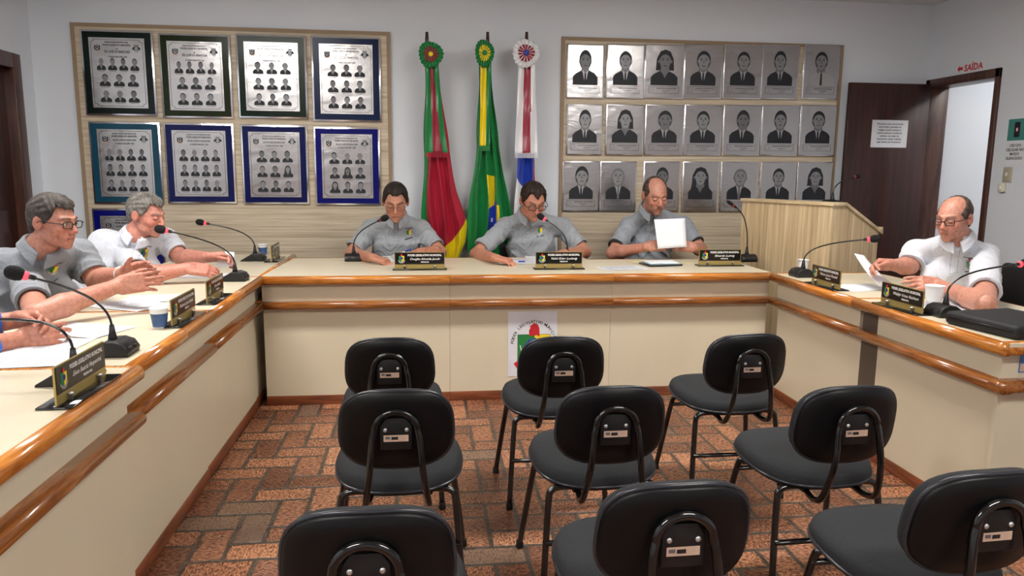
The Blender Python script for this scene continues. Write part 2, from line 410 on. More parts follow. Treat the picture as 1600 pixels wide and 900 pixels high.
# right wall with the exit doorway
DR0, DR1, DRT = 5.13, 5.84, 2.10
struct(MB().box((XR, YF, 0), (XR+.15, DR0-.01, ZC), 'wall').box((XR, DR1+.01, 0), (XR+.15, YB, ZC), 'wall').box((XR, DR0-.01, DRT+.01), (XR+.15, DR1+.01, ZC), 'wall'), 'wall_right')
c = MB()
for a, b in (((XR-.02, DR0-.045, 0), (XR+.16, DR0, DRT+.065)), ((XR-.02, DR1, 0), (XR+.16, DR1+.045, DRT+.065)), ((XR-.02, DR0-.045, DRT), (XR+.16, DR1+.045, DRT+.065))): c.box(a, b, 'frame', .004)
struct(c, 'trim_2')
# open leaf folded back along the back wall
LX0 = 3.44
o = struct(MB().box((LX0, DR1-.035, .01), (XR-.03, DR1, 2.125), 'door', .002), 'door_2')
MB().tube([(LX0+.06, DR1-.03, 1.0), (LX0+.06, DR1-.08, 1.0), (LX0+.09, DR1-.085, 1.0), (LX0+.18, DR1-.085, 1.0)], .008, 'steel').box((LX0+.035, DR1-.042, .9), (LX0+.085, DR1-.034, 1.1), 'steel', .002).build('door_handle', o)
# corridor behind the doorway
struct(MB().box((XR+2.1, YF, 0), (XR+2.2, YB+.15, ZC), 'wall'), 'wall_corridor')
struct(MB().box((XR+.15, 3.2, 0), (XR+2.1, 3.3, ZC), 'wall'), 'wall_corridor_end')
for n, (a, b) in dict(baseboard_back=((XL, YB-.012, 0), (XR, YB, .08)), baseboard_left=((XL, YF, 0), (XL+.012, DL0-.07, .08)), baseboard_right=((XR-.012, YF, 0), (XR, DR0-.045, .08))).items():
    struct(MB().box(a, b, 'plinth'), n)

# ceiling lamps
def lamp(x, y, label, L=1.25, W=.32):
    t = thing('ceiling_light', label, 'ceiling light', (x, y, ZC), 0, 'ceiling light fixtures')
    MB().box((-L/2-.03, -W/2-.03, -.05), (L/2+.03, W/2+.03, 0), 'offwhite', .006).build('housing', t)
    MB().box((-L/2, -W/2, -.058), (L/2, W/2, -.045), 'lamp').build('diffuser', t)
for (x, y, r), lb in zip(LAMPS, ('white rectangular ceiling light above the left row of desks', 'white rectangular ceiling light above the right row of desks', 'white rectangular ceiling light behind the camera on the left', 'white rectangular ceiling light behind the camera on the right')): lamp(x, y, lb)
lamp(XR+1.1, 4.8, 'white ceiling light in the corridor beyond the exit door', .6, .3)

# wood slat panels on the back wall
def slat_panel(x0, x1, z0, z1, label):
    t = thing('wall_panel', label, 'wall panel', (x0, YB, z0), 0, 'oak boards on the back wall')
    W = x1-x0; Hh = z1-z0
    MB().box((0, -.02, 0), (W, 0, Hh), 'slat').build('backing', t)
    f = MB(); n = 11; random.seed(5)
    for i in range(n+1):
        z = Hh*i/n
        if 0 < i < n: f.box((0, -.0206, z-.0012), (W, -.019, z+.0012), 'slat_gap')
    f.build('joint_lines', t)
    e = MB()
    e.box((-.006, -.026, 0), (.02, 0, Hh+.006), 'slat_gap').box((W-.02, -.026, 0), (W+.006, 0, Hh+.006), 'slat_gap').box((.02, -.026, Hh-.02), (W-.02, 0, Hh+.006), 'slat_gap')
    e.build('edge_trim', t)
slat_panel(-2.485, -.235, .0, 2.412, 'pale oak wall panel behind the group photo plaques, left of the flags')
slat_panel(1.09, 3.395, .0, 2.418, 'pale oak wall panel behind the single portraits, right of the flags')
YP = YB-.026

# ------------------------------------------------------------------ etched portraits
def bust(mb, cx, z0, w, h, y, seed, kind='man', eps=.0008):
    """etched head and shoulders standing on z0, w x h"""
    rnd = random.Random(seed); k = w/2
    hc = z0+h*.68; rx = w*.228*rnd.uniform(.93, 1.07); rz = h*.238*rnd.uniform(.95, 1.05)
    tilt = rnd.uniform(-.03, .03)*w; hx = cx+tilt
    sw = rnd.uniform(.94, 1.0)
    suit = [(cx-k*sw, z0), (cx-k*sw, z0+h*.22), (cx-k*.78, z0+h*.31), (cx-k*.36, z0+h*.395), (cx-k*.2, z0+h*.44), (cx+k*.2, z0+h*.44), (cx+k*.36, z0+h*.395), (cx+k*.78, z0+h*.31), (cx+k*sw, z0+h*.22), (cx+k*sw, z0)]
    if kind == 'woman' or kind == 'longhair':
        hr = [(hx-rx*1.45, hc-rz*1.1), (hx-rx*1.35, hc+rz*.2), (hx-rx*.8, hc+rz*1.05), (hx, hc+rz*1.28), (hx+rx*.8, hc+rz*1.05), (hx+rx*1.35, hc+rz*.2), (hx+rx*1.45, hc-rz*1.1)]
        if kind == 'longhair': hr = [(hx-rx*1.7, hc-rz*2.0)]+hr+[(hx+rx*1.7, hc-rz*2.0)]
        mb.poly(hr, y-eps*.5, 'etchdark')
    mb.poly(suit, y-eps, 'etchlight' if kind == 'pale' else 'etchdark')
    mb.poly([(hx-rx*.62, hc-rz*.6), (hx-rx*.72, z0+h*.38), (hx, z0+h*.28), (hx+rx*.72, z0+h*.38), (hx+rx*.62, hc-rz*.6)], y-eps*1.5, 'etchmid')
    if kind in ('man', 'bald', 'pale', 'thick'):
        mb.poly([(cx-k*.24, z0+h*.43), (cx-k*.12, z0+h*.2), (cx, z0), (cx+k*.12, z0+h*.2), (cx+k*.24, z0+h*.43), (cx, z0+h*.33)], y-eps*1.8, 'etchlight')
        mb.poly([(cx-k*.06, z0+h*.34), (cx-k*.09, z0+h*.03), (cx, z0), (cx+k*.09, z0+h*.03), (cx+k*.06, z0+h*.34)], y-eps*2.2, 'etchdark' if kind != 'bald' else 'etchmid')
    else:
        mb.poly([(hx-rx*.6, z0+h*.4), (hx, z0+h*.2), (hx+rx*.6, z0+h*.4)], y-eps*2, 'etchmid')
    if kind not in ('woman', 'longhair'):
        top = 1.17 if kind == 'thick' else 1.08
        mb.poly(ell(hx, hc+rz*(.06 if kind != 'bald' else -.02), rx*1.1, rz*(top if kind != 'bald' else 1.02), 18), y-eps*1.2, 'etchdark' if kind != 'bald' else 'etchmid')
    for s in (-1, 1): mb.poly(ell(hx+s*rx*1.02, hc-rz*.1, rx*.14, rz*.2, 8), y-eps*1.6, 'etchmid')
    fz = hc-rz*.08
    face = [(hx+rx*.93*math.cos(a)*(1 if math.sin(a) > -.2 else .86-.1*math.sin(a)), fz+rz*(.8 if math.sin(a) > 0 else .98)*math.sin(a)) for a in [2*PI*q/18 for q in range(18)]]
    mb.poly(face, y-eps*2.4, 'etchface' if rnd.random() < .6 or kind == 'bald' else 'etchmid')
    if w > .06:
        for s in (-1, 1):
            mb.poly(ell(hx+s*rx*.38, fz+rz*.18, rx*.17, rz*.06, 8), y-eps*3, 'etchdark')
            mb.poly([(hx+s*rx*.18, fz+rz*.31), (hx+s*rx*.6, fz+rz*.33), (hx+s*rx*.58, fz+rz*.38), (hx+s*rx*.2, fz+rz*.37)], y-eps*3, 'etchdark')
        mb.poly([(hx-rx*.14, fz-rz*.2), (hx-rx*.04, fz+rz*.2), (hx+rx*.06, fz+rz*.2), (hx+rx*.16, fz-rz*.2)], y-eps*3, 'etchmid')
        mb.poly([(hx-rx*.32, fz-rz*.46), (hx+rx*.32, fz-rz*.46), (hx+rx*.2, fz-rz*.54), (hx-rx*.2, fz-rz*.54)], y-eps*3, 'etchdark')
    else:
        mb.poly([(hx-rx*.6, fz+rz*.12), (hx+rx*.6, fz+rz*.12), (hx+rx*.55, fz+rz*.3), (hx-rx*.55, fz+rz*.3)], y-eps*3, 'etchmid')
        mb.poly([(hx-rx*.3, fz-rz*.45), (hx+rx*.3, fz-rz*.45), (hx+rx*.2, fz-rz*.55), (hx-rx*.2, fz-rz*.55)], y-eps*3, 'etchdark')
def loop_line(mb, pts, t, y, mat):
    for i in range(len(pts)):
        a = Vector(pts[i]); b = Vector(pts[(i+1) % len(pts)]); d = (b-a)
        if d.length < 1e-6: continue
        n = Vector((-d.y, d.x)).normalized()*t/2
        mb.poly([tuple(a-n), tuple(b-n), tuple(b+n), tuple(a+n)], y, mat)
def crest(mb, cx, cz, s, y, T=None, eps=.0005, ring=True):
    """green and yellow shield with a red cap, blue centre and ribbon"""
    k = s/2
    def P(L): return [(cx+a*k, cz+b*k) for a, b in L]
    if ring: mb.poly(P([(-.72, -.25), (-.78, -.55), (-.4, -.95), (0, -1.05), (.4, -.95), (.78, -.55), (.72, -.25), (.5, -.5), (0, -.8), (-.5, -.5)]), y-eps*.5, 'etchlight', T)
    mb.poly(P([(-.6, .6), (0, .6), (0, -.75), (-.35, -.6), (-.6, -.2)]), y-eps, 'green', T)
    mb.poly(P([(0, .6), (.6, .6), (.6, -.2), (.35, -.6), (0, -.75)]), y-eps, 'yellow', T)
    mb.poly([(cx+k*(.02+(.30+.06*(q % 2))*math.cos(q*PI/8)), cz+k*(.08+(.30+.06*(q % 2))*math.sin(q*PI/8))) for q in range(16)], y-eps*2, 'blue' if ring else 'blue', T)
    mb.poly(P([(-.14, .12), (.02, .26), (.2, .1), (.05, -.08)]), y-eps*3, 'etchdark', T)
    mb.poly(P([(-.2, .58), (-.24, .8), (-.1, 1.0), (.08, 1.02), (.2, .88), (.22, .55)]), y-eps*2, 'red', T)
def small_arms(mb, cx, cz, s, y, kind):
    k = s/2
    def P(L): return [(cx+a*k, cz+b*k) for a, b in L]
    if kind == 0:
        mb.poly(P([(-.7, .8), (-.35, .55), (0, .85), (.35, .55), (.7, .8), (.75, -.2), (.45, -.7), (0, -.95), (-.45, -.7), (-.75, -.2)]), y-.0004, 'etchdark')
        mb.poly(ell(cx, cz+.05*k, k*.42, k*.5, 12), y-.0008, 'etchlight'); mb.poly(P([(-.3, .1), (0, .5), (.3, .1), (0, -.25)]), y-.0012, 'etchdark')
        mb.poly(P([(-.75, -.45), (0, -.72), (.75, -.45), (.6, -.85), (0, -1.0), (-.6, -.85)]), y-.0012, 'sticker')
    else:
        mb.poly(P([(-.6, .95), (.6, .95), (.5, .6), (-.5, .6)]), y-.0004, 'etchmid')
        mb.poly(P([(-1, .1), (-.55, .5), (.55, .5), (1, .1), (.9, -.3), (.5, -.2), (.45, -.65), (0, -.95), (-.45, -.65), (-.5, -.2), (-.9, -.3)]), y-.0004, 'etchdark')
        mb.poly(ell(cx, cz, k*.4, k*.42, 12), y-.0008, 'etchlight'); mb.poly(P([(-.3, -.1), (0, .3), (.3, -.1)]), y-.0012, 'teal'); mb.poly(P([(-.45, -.5), (.45, -.5), (.3, -.85), (-.3, -.85)]), y-.0012, 'etchlight')

def composite(tl, tr, br, bl, mat_, label, rows, title, period, seed, gender={}):
    A, B, C_, D = [py(*q, YP) for q in (tl, tr, br, bl)]
    x0 = (A[0]+D[0])/2; x1 = (B[0]+C_[0])/2; z1 = (A[2]+B[2])/2; z0 = (C_[2]+D[2])/2
    W = x1-x0; Hh = z1-z0; cx = (x0+x1)/2
    t = thing('group_photo_plaque', label, 'plaque', (cx, YP, z0), 0, 'framed steel plaques on the left wall panel')
    MB().box((-W/2, -.014, 0), (W/2, 0, Hh), 'rimsteel', .003).build('rim', t)
    MB().box((-W/2+.014, -.017, .014), (W/2-.014, -.012, Hh-.014), mat_).build('mat_board', t)
    bw = W*.115; bh = Hh*.09
    px0, px1, pz0, pz1 = -W/2+bw, W/2-bw, bh, Hh-bh
    MB().box((px0, -.022, pz0), (px1, -.016, pz1), 'plate', .001, 1, smooth=False).build('steel_plate', t)
    e = MB(); y = -.0222; pw = px1-px0; ph = pz1-pz0; g = .014; q = .02
    b = [(px0+g+q, pz1-g), (px1-g-q, pz1-g), (px1-g-q, pz1-g-q*.5), (px1-g, pz1-g-q), (px1-g, pz0+g+q), (px1-g-q, pz0+g+q*.5), (px1-g-q, pz0+g), (px0+g+q, pz0+g), (px0+g+q, pz0+g+q*.5), (px0+g, pz0+g+q), (px0+g, pz1-g-q), (px0+g+q, pz1-g-q*.5)]
    loop_line(e, b, .0022, y-.0004, 'etchdark')
    small_arms(e, px0+pw*.15, pz1-ph*.15, pw*.14, y, 0); small_arms(e, px1-pw*.15, pz1-ph*.15, pw*.15, y, 1)
    zz = pz1-ph*.065
    for s_, hgt, wd in title+[(period, .011, .34)]:
        e.mesh(text(s_, hgt*1.35, 'CENTER', 0, .0004, wd*pw), 'etchdark', T_(0, y-.0006, zz) @ RX); zz -= hgt*1.75+.004
    nr = len(rows); top = pz1-ph*.27; rh = (top-pz0-ph*.045)/nr
    for r, n in enumerate(rows):
        cw = pw*(.80 if n == 4 else .72)/n*(1.0 if n == 4 else 1.05)
        for c_ in range(n):
            bx = (c_-(n-1)/2)*cw; bz = top-rh*(r+1)+rh*.16
            kd = gender.get((r, c_), random.Random(seed*50+r*7+c_).choice(['man', 'man', 'thick', 'bald', 'man']))
            bust(e, bx, bz, min(cw*.8, rh*.78), rh*.8, y, seed*100+r*10+c_, kd, .0004)
            e.poly([(bx-cw*.3, bz-rh*.07), (bx+cw*.3, bz-rh*.07), (bx+cw*.3, bz-rh*.04), (bx-cw*.3, bz-rh*.04)], y-.0005, 'etchmid')
    e.build('etching', t)
TT = [('ESTADO DO RIO GRANDE DO SUL', .009, .42), ('PODER LEGISLATIVO MUNICIPAL', .013, .5), ('DE', .009, .035), ('SÃO JOSÉ DO INHACORÁ', .018, .46)]
T2 = [('ESTADO DO RIO GRANDE DO SUL', .009, .44), ('PODER LEGISLATIVO MUNICIPAL', .013, .46), ('DE SÃO JOSÉ DO INHACORÁ', .012, .42)]
composite((125, 46), (239, 49), (247, 182), (136, 180), 'mat_green', 'steel group photo plaque in dark green mat, top left corner of the panel', [4, 3, 3], TT, '1ª LEGISLATURA 1993 A 1996', 1)
composite((247, 52), (360, 55), (365, 186), (256, 184), 'mat_olive', 'steel group photo plaque in an olive green mat, second in the top row', [4, 3, 3], TT, '2ª LEGISLATURA 1997 A 2000', 2)
composite((368, 53), (477, 56), (483, 186), (374, 185), 'mat_pine', 'bright steel nine portrait plaque in dark green mat, third in the top row', [3, 3, 3], TT, '3ª LEGISLATURA 2001 A 2004', 3)
composite((485, 56), (595, 59), (596, 192), (490, 189), 'mat_navy', 'steel plaque in a navy mat with nine portraits, top row nearest the flags', [3, 3, 3], TT, '4ª LEGISLATURA 2005 - 2008', 4)
composite((139, 190), (250, 191), (258, 318), (148, 319), 'mat_teal', 'steel plaque in a teal mat with twelve portraits, left of the second row', [4, 4, 4], T2, '5ª LEGISLATURA 2009 - 2012', 5)
composite((256, 192), (365, 193), (371, 318), (263, 318), 'mat_indigo', 'steel plaque in an indigo mat with twelve portraits, second of the second row', [4, 4, 4], T2, '6ª LEGISLATURA 2013 - 2016', 6)
composite((375, 194), (479, 196), (485, 320), (382, 318), 'mat_indigo', 'bright steel plaque in an indigo mat with nine portraits, third in the second row', [3, 3, 3], T2, '7ª LEGISLATURA 2017 - 2020', 7, {(1, 2): 'longhair'})
composite((489, 197), (594, 200), (595, 321), (494, 320), 'mat_royal', 'dull steel plaque in a royal blue mat, second row nearest the flags', [3, 3, 3], T2, '8ª LEGISLATURA 2021 - 2024', 8, {(1, 1): 'longhair', (2, 0): 'longhair'})
composite((144, 325), (254, 326), (262, 452), (154, 452), 'mat_royal', 'royal blue matted plaque low on the panel, partly behind the white polo man', [3, 3, 3], T2, '9ª LEGISLATURA 2025 - 2028', 9)

# single portraits
rows_ = [(87.5, 343, [(74, 249), (260, 438), (438, 624), (622, 804), (808, 989), (985, 1160), (1180, 1350)]),
         (369, 608, [(74, 243), (258, 435), (440, 622), (622, 800), (805, 982), (984, 1160), (1163, 1335)]),
         (635, 871, [(55, 228), (230, 400), (432, 603), (615, 785), (793, 968), (978, 1145), (1150, 1315)])]
desc = [['grey swept hair', 'a short crop and striped tie', 'bushy hair', 'a thin face and dark tie', 'a pale tie', 'receding hair and dark tie', 'a light shirt and dark tie'],
        ['spectacles', 'dark bobbed hair', 'a boyish fringe', 'a narrow face', 'wavy hair', 'tousled hair', 'a dark waistcoat'],
        ['a very dim grey face', 'a bald brow and dark suit', 'short hair, half hidden', 'long hair, a woman', 'a shaven head turned aside', 'short hair turned aside', 'a black shirt']]
kinds = [['thick', 'man', 'woman', 'man', 'man', 'man', 'pale'], ['thick', 'woman', 'thick', 'man', 'thick', 'thick', 'man'], ['thick', 'bald', 'man', 'longhair', 'bald', 'man', 'woman']]
ordn = ['first', 'second', 'third', 'fourth', 'fifth', 'sixth', 'seventh']; rn = ['top', 'middle', 'bottom']
for r, (ya, yb, cs) in enumerate(rows_):
    for c_, (xa, xb) in enumerate(cs):
        f = c_/6*4.
        p0 = py(860+xa/3, 40+(ya+(f if r < 2 else 0)+yb+f)/6, YP); p1 = py(860+xb/3, 40+(ya+yb+2*f)/6, YP)
        zt = py(860+(xa+xb)/6, 40+(ya+f)/3, YP)[2]; zb = py(860+(xa+xb)/6, 40+(yb+f)/3, YP)[2]
        W = p1[0]-p0[0]; Hh = zt-zb
        t = thing('portrait_plaque', 'steel portrait plaque, sitter with %s, %s in the %s row' % (desc[r][c_], ordn[c_], rn[r]), 'plaque', ((p0[0]+p1[0])/2, YP, zb), 0, 'steel portrait plaques on the right wall panel')
        MB().box((-W/2, -.012, 0), (W/2, 0, Hh), 'rimsteel', .003).build('rim', t)
        MB().box((-W/2+.009, -.016, .009), (W/2-.009, -.010, Hh-.009), 'plate', .001, 1, smooth=False).build('steel_plate', t)
        e = MB(); y = -.0162; kd = kinds[r][c_]
        bust(e, 0, Hh*.25, W*.68, Hh*.66, y, r*10+c_+3, 'woman' if (r, c_) == (0, 2) else kd, .0004)
        loop_line(e, [(-W*.38, Hh*.10), (W*.38, Hh*.10), (W*.38, Hh*.225), (-W*.38, Hh*.225)], .0016, y-.0004, 'etchdark')
        loop_line(e, ell(-W*.31, Hh*.162, W*.045, W*.055, 10), .0016, y-.0004, 'etchmid')
        e.poly([(-W*.18, Hh*.185), (W*.32, Hh*.185), (W*.32, Hh*.20), (-W*.18, Hh*.20)], y-.0004, 'etchmid')
        e.poly([(-W*.04, Hh*.15), (W*.16, Hh*.15), (W*.16, Hh*.16), (-W*.04, Hh*.16)], y-.0004, 'etchmid')
        e.poly([(-W*.0, Hh*.12), (W*.11, Hh*.12), (W*.11, Hh*.128), (-W*.0, Hh*.128)], y-.0004, 'etchmid')
        e.build('etching', t)

# ------------------------------------------------------------------ desks
HD = .785
def desk(label, x, y, rz, w, d, name='council_desk', dl=0, dr=0, strips=(), endrim=False, pin=0, backdx=0, group=None, bskew=0):
    t = thing(name, label, 'desk', (x, y, 0), rz, group)
    TH = .02
    MB().prism([(0, .03), (w, .03), (w+backdx, d-bskew), (0+dl, d)], HD-.022, HD-.001, 'cream', (0, 1, 2)).build('desktop', t)
    MB().prism(rrect(.048, .051, .0225, 6, .024, HD-.0245), .0008, w-.0008, 'rim', (1, 2, 0), smooth=True).build('front_rim', t)
    MB().prism(rrect(.068, .046, .021, 6, .038, HD-.173), .0008, w-.0008, 'rail', (1, 2, 0), smooth=True).build('lower_rail', t)
    MB().box((pin+(.007 if rz else .0007), .058, HD-.155), (w-(.06 if endrim else .007 if rz else .0007), .074, HD-.045), 'cream').build('upper_panel', t)
    lo = MB().box((pin+.0007, .072, .05), (w-(.06 if endrim else .004 if rz else .0007), .090, HD-.18), 'cream')
    lo.build('lower_panel', t)
    MB().box((pin, .066, 0.0), (w-(.055 if endrim else 0), .085, .058), 'plinth', .003).build('plinth', t)
    for s, xx in ((0, pin+.004), (1, w-(.095 if endrim else .022))):
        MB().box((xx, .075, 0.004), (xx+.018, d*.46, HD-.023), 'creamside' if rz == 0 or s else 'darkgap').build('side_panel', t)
    if pin: MB().box((-.008, .078, .0), (pin+.003, .12, HD-.052), 'darkgap').build('filler_strip', t)
    for sx in strips: MB().box((sx, .03, HD-.018), (sx+.022, d, HD+.0015), 'rim', .002).build('edge_strip', t)
    MB().box((0, d-.002-bskew*.5, HD-.024), (w, d+.012-bskew*.5, HD), 'rim', .004).build('back_edge', t) if not backdx and not bskew else None
    if endrim:
        MB().box((w-.048, -.0008, HD-.0512), (w+.0008, d, HD+.0022), 'rim', .0225, 5).build('end_rim', t)
        MB().box((w-.072, .0030, HD-.1972), (w+.0008, d-.05, HD-.1488), 'rail', .021, 5).build('end_rail', t)
        MB().box((w-.075, .0585, .05), (w-.0605, d-.08, HD-.05), 'cream').build('end_panel', t)
        MB().box((w-.074, .066, 0), (w-.054, d-.08, .058), 'plinth', .003).build('end_plinth', t)
        MB().box((w-.0595, .13, HD-.13), (w-.0585, .23, HD-.06), 'stickerblue').box((w-.0592, .135, HD-.125), (w-.0582, .225, HD-.095), 'sticker').build('sticker', t)
    return t
G = 'front centre desk units'
desk('left unit of the centre desk, cream with two wood rails', -.93, 4.335, 0, 1.088, .92, dl=.04, strips=(), bskew=0, group=G)
desk('middle unit of the centre desk, with the crest poster on its front', .158, 4.335, 0, .991, .90, group=G)
desk('right unit of the centre desk, beside the lectern', 1.149, 4.335, 0, 1.012, .76, group=G)
GL = 'left row of desks'; GR = 'right row of desks'
R90 = PI/2
desk('nearest left row desk, with the readable nameplate at its far end', -.872, 1.30, R90, 1.085, .76, strips=(1.063,), group=GL)
desk('second nearest left row desk, with the blue printed paper cup near its edge', -.90, 2.387, R90, .94, .76, strips=(.918,), group=GL)
desk('third left row desk, in front of the man in the white polo', -.905, 3.329, R90, 1.03, .76, strips=(1.008,), group=GL)
desk('farthest left row desk, behind the left end of the centre desk', -.91, 4.361, R90, 1.15, .76, group=GL)
desk('far right row desk, in front of the lectern', 2.128, 4.33, -R90, .90, .70, strips=(0,), group=GR)
desk('near right row desk, with the black case on top and a sticker on its end', 2.118, 3.42, -R90, .985, .70, strips=(0,), endrim=True, pin=.14, group=GR)
# ------------------------------------------------------------------ lectern
Lp = np.array([2.33, 5.20]); Cp = np.array([2.62, 4.49]); zl = 1.21
dv = (Cp-Lp); lw = float(np.hypot(*dv)); dv = dv/lw; ang = math.atan2(dv[1], dv[0])
t = thing('lectern', 'pale oak veneer lectern with a sloping top, in front of the dark open door', 'lectern', (Lp[0], Lp[1], 0), ang)
ld = .46
prof = [(0, 0), (ld, 0), (ld, zl-.20), (.10, zl-.012), (0, zl-.012)]
for xx in (0, lw-.02): MB().prism(prof, xx, xx+.02, 'lectern', (1, 2, 0)).build('side_panel', t)
MB().box((.0, -.02, 0), (lw, 0, zl-.01), 'lectern').build('front_panel', t)
MB().box((-.012, -.032, zl-.018), (lw+.012, .10, zl+.004), 'lectern_edge', .003).build('top_ledge', t)
MB().prism([(.10, zl-.018), (.10, zl+.004), (ld+.03, zl-.192), (ld+.03, zl-.214)], -.012, lw+.012, 'lectern_edge', (1, 2, 0)).box((-.012, ld+.01, zl-.196), (lw+.012, ld+.03, zl-.165), 'lectern_edge', .002).build('reading_top', t)
MB().box((.02, .02, .55), (lw-.02, ld-.03, .57), 'lectern').build('shelf', t)

# ------------------------------------------------------------------ flags
def flag(label, pxs, top, bounds, colour, folds, rosette, rib, ribcols, depth=.035, zbot=None, yy=5.79, fringe='fred', starpx=None):
    T0 = py(*top, yy)
    t = thing('flag_on_pole', label, 'flag', (T0[0], yy, 0), 0, 'flags on poles behind the centre desk')
    off = (T0[0], yy, 0)
    MB().lathe([(.10, 0), (.10, .02), (.05, .04), (.02, .07), (.02, .25)], 'frame', 24).build('base', t)
    b = MB(); b.tube([(0, 0, .05), (0, 0, T0[2]-.11)], .014, 'frame', 12).tube([(0, 0, T0[2]-.12), (0, 0, T0[2])], [.017, .011], 'door', 12)
    b.build('pole', t)
    # cloth
    L = [(y, py(x, y, yy)[0]) for x, y in bounds[0]]; R = [(y, py(x, y, yy)[0]) for x, y in bounds[1]]
    ys = [q[0] for q in L]; y0, y1 = ys[0], ys[-1]
    def cl(u, v):
        Y = y0+(y1-y0)*v
        xl = np.interp(Y, [q[0] for q in L], [q[1] for q in L]); xr = np.interp(Y, [q[0] for q in R], [q[1] for q in R])
        z = py((bounds[0][0][0]+bounds[1][0][0])/2, Y, yy)[2]
        fd = depth*(.35+.65*min(1, v*1.6))*(1.15*math.sin(u*folds*2*PI+1.3*v)+.3*math.sin(u*folds*4.3*PI+3*v+1)+.2*math.sin(v*9+u*6))
        return (xl+(xr-xl)*u+.006*math.sin(v*17+u*9), yy-.03+fd*.7, z+.01*math.sin(u*7))
    g = MB(); g.grid(cl, 190, 230, colour); g.build('flag_cloth', t, off=off, solid=.002)
    # ribbon
    RL = [(y, py(x, y, yy)[0]) for x, y in rib[0]]; RR = [(y, py(x, y, yy)[0]) for x, y in rib[1]]
    ry0, ry1 = RL[0][0], RL[-1][0]
    def rb(u, v):
        Y = ry0+(ry1-ry0)*v
        xl = np.interp(Y, [q[0] for q in RL], [q[1] for q in RL]); xr = np.interp(Y, [q[0] for q in RR], [q[1] for q in RR])
        return (xl+(xr-xl)*u, yy-.085-.012*math.sin(u*9+v*3)-.006*math.sin(v*14), py(rib[0][0][0], Y, yy)[2])
    g = MB(); g.grid(rb, 24, 40, lambda u, v: ribcols(u, v)); r_ = g.build('ribbon', t, off=off, solid=.002)
    fr = MB(); n = 26
    for i in range(n):
        a = rb((i+.5)/n, 1.0); fr.box((a[0]-.0016, a[1]-.002, a[2]-.035), (a[0]+.0016, a[1]+.002, a[2]+.004), fringe)
    fr.build('fringe', r_, off=off)
    # rosette: pleated rings
    (cx, cy), rad, c_out, c_mid, c_btn, sq = rosette
    P0 = py(cx, cy, yy-.12); npl = 20; rr = rad/FOC*5.7
    def ring(r0, r1, yo, amp, mat, alt=None):
        mb = MB(); N = npl*6
        def fn(u, v):
            a = 2*PI*u; r = (r0+(r1-r0)*v)*rr; rip = amp*math.sin(a*npl)*(.3+.7*v)
            r *= 1+(.035*math.sin(a*npl) if v > .9 else 0)+.05*math.sin(a*3+1)*v
            return (P0[0]+r*math.cos(a)*sq, P0[1]+yo+rip+.05*(v-.5)*rr, P0[2]+r*math.sin(a))
        mb.grid(fn, N, 4, lambda u, v: alt if alt and v > .3 and (u*npl*.7 % 1) > .74 else mat); return mb
    o = ring(.35, 1.0, .0, .009, c_out).build('rosette', t, off=off, solid=.0015)
    ring(.1, .60, -.012, .005, c_mid, c_out).build('inner_ring', o, off=off, solid=.0015)
    T = T_(P0[0], P0[1]-.02, P0[2]) @ RX
    MB().lathe([(.19*rr, -.004), (.19*rr, .002), (.12*rr, .008), (.02*rr, .01)], c_btn, 18, T=T).build('button', o, off=off)
    return t
def colA(u, v):
    Y = 105+(470-105)*v; x = u
    g = np.interp(Y, [105, 240, 300, 350, 380, 410], [.45, .12, .14, .12, .05, 0])
    if x < g: return 'fgreen'
    yl = np.interp(x, [0, .1, .7, 1], [425, 403, 372, 342])
    return 'fyellow' if Y > yl else 'fred'
flag('red, green and yellow flag on a pole, leftmost of the three flags', 0, (667, 50),
     ([(664, 105), (663, 240), (660, 300), (659, 345), (664, 375), (678, 410), (682, 470)], [(684, 105), (702, 240), (714, 300), (729, 350), (727, 380), (716, 410), (712, 470)]), colA, 3, ((673, 85), 19, 'fgreen', 'fmaroon', 'fyellow', .96),
     ([(664, 98), (666, 170), (665, 239)], [(684, 98), (690, 170), (699, 237)]), lambda u, v: 'fgreen' if u < .32+.22*(1-v)*0+.0 or u > .62+.3*v*.4 else 'fmaroon')
def colB(u, v):
    Y = 105+(450-105)*v
    X = np.interp(Y, [105, 230, 300, 345, 400], [748, 745, 735, 731, 730])*(1-u)+np.interp(Y, [105, 230, 290, 340, 400], [766, 778, 790, 798, 796])*u
    if abs(X-769) < 1.6 and abs(Y-342) < 2.6: return 'fwhite'
    if 273 < Y < 380:
        if 760+(Y-275)*.03 < X < 771+(Y-275)*.05 and Y < 326-(X-760)*.6: return 'fyellow'
        if 762 < X < 776 and 322-(X-762)*.8 < Y < 362: return 'fblue'
        if 771 < X < 780 and 318 < Y < 352: return 'fyellow'
    if (X-769)**2+(Y-341)**2 < 3.5: return 'fwhite'
    return 'fgreen'
fb = flag('green flag with yellow and blue on a pole, middle of the three flags', 0, (762, 50),
     ([(748, 105), (745, 230), (735, 300), (731, 345), (729, 385), (733, 400), (740, 450)], [(766, 105), (778, 230), (790, 290), (798, 340), (798, 385), (795, 400), (790, 450)]), colB, 3.5, ((757, 83), 20, 'fgreen', 'fyellow', 'fgreen', .72),
     ([(749, 98), (749, 170), (748, 229)], [(766, 98), (765, 170), (764, 229)]), lambda u, v: 'fyellow' if u < .6 else 'fgreen', fringe='fgreen')
def colC(u, v):
    Y = 105+(460-105)*v
    if u > .88: return 'fred'
    yb = np.interp(u, [0, .3, .6, 1], [278, 292, 330, 360])
    return 'fblue' if Y < yb else 'fwhite'
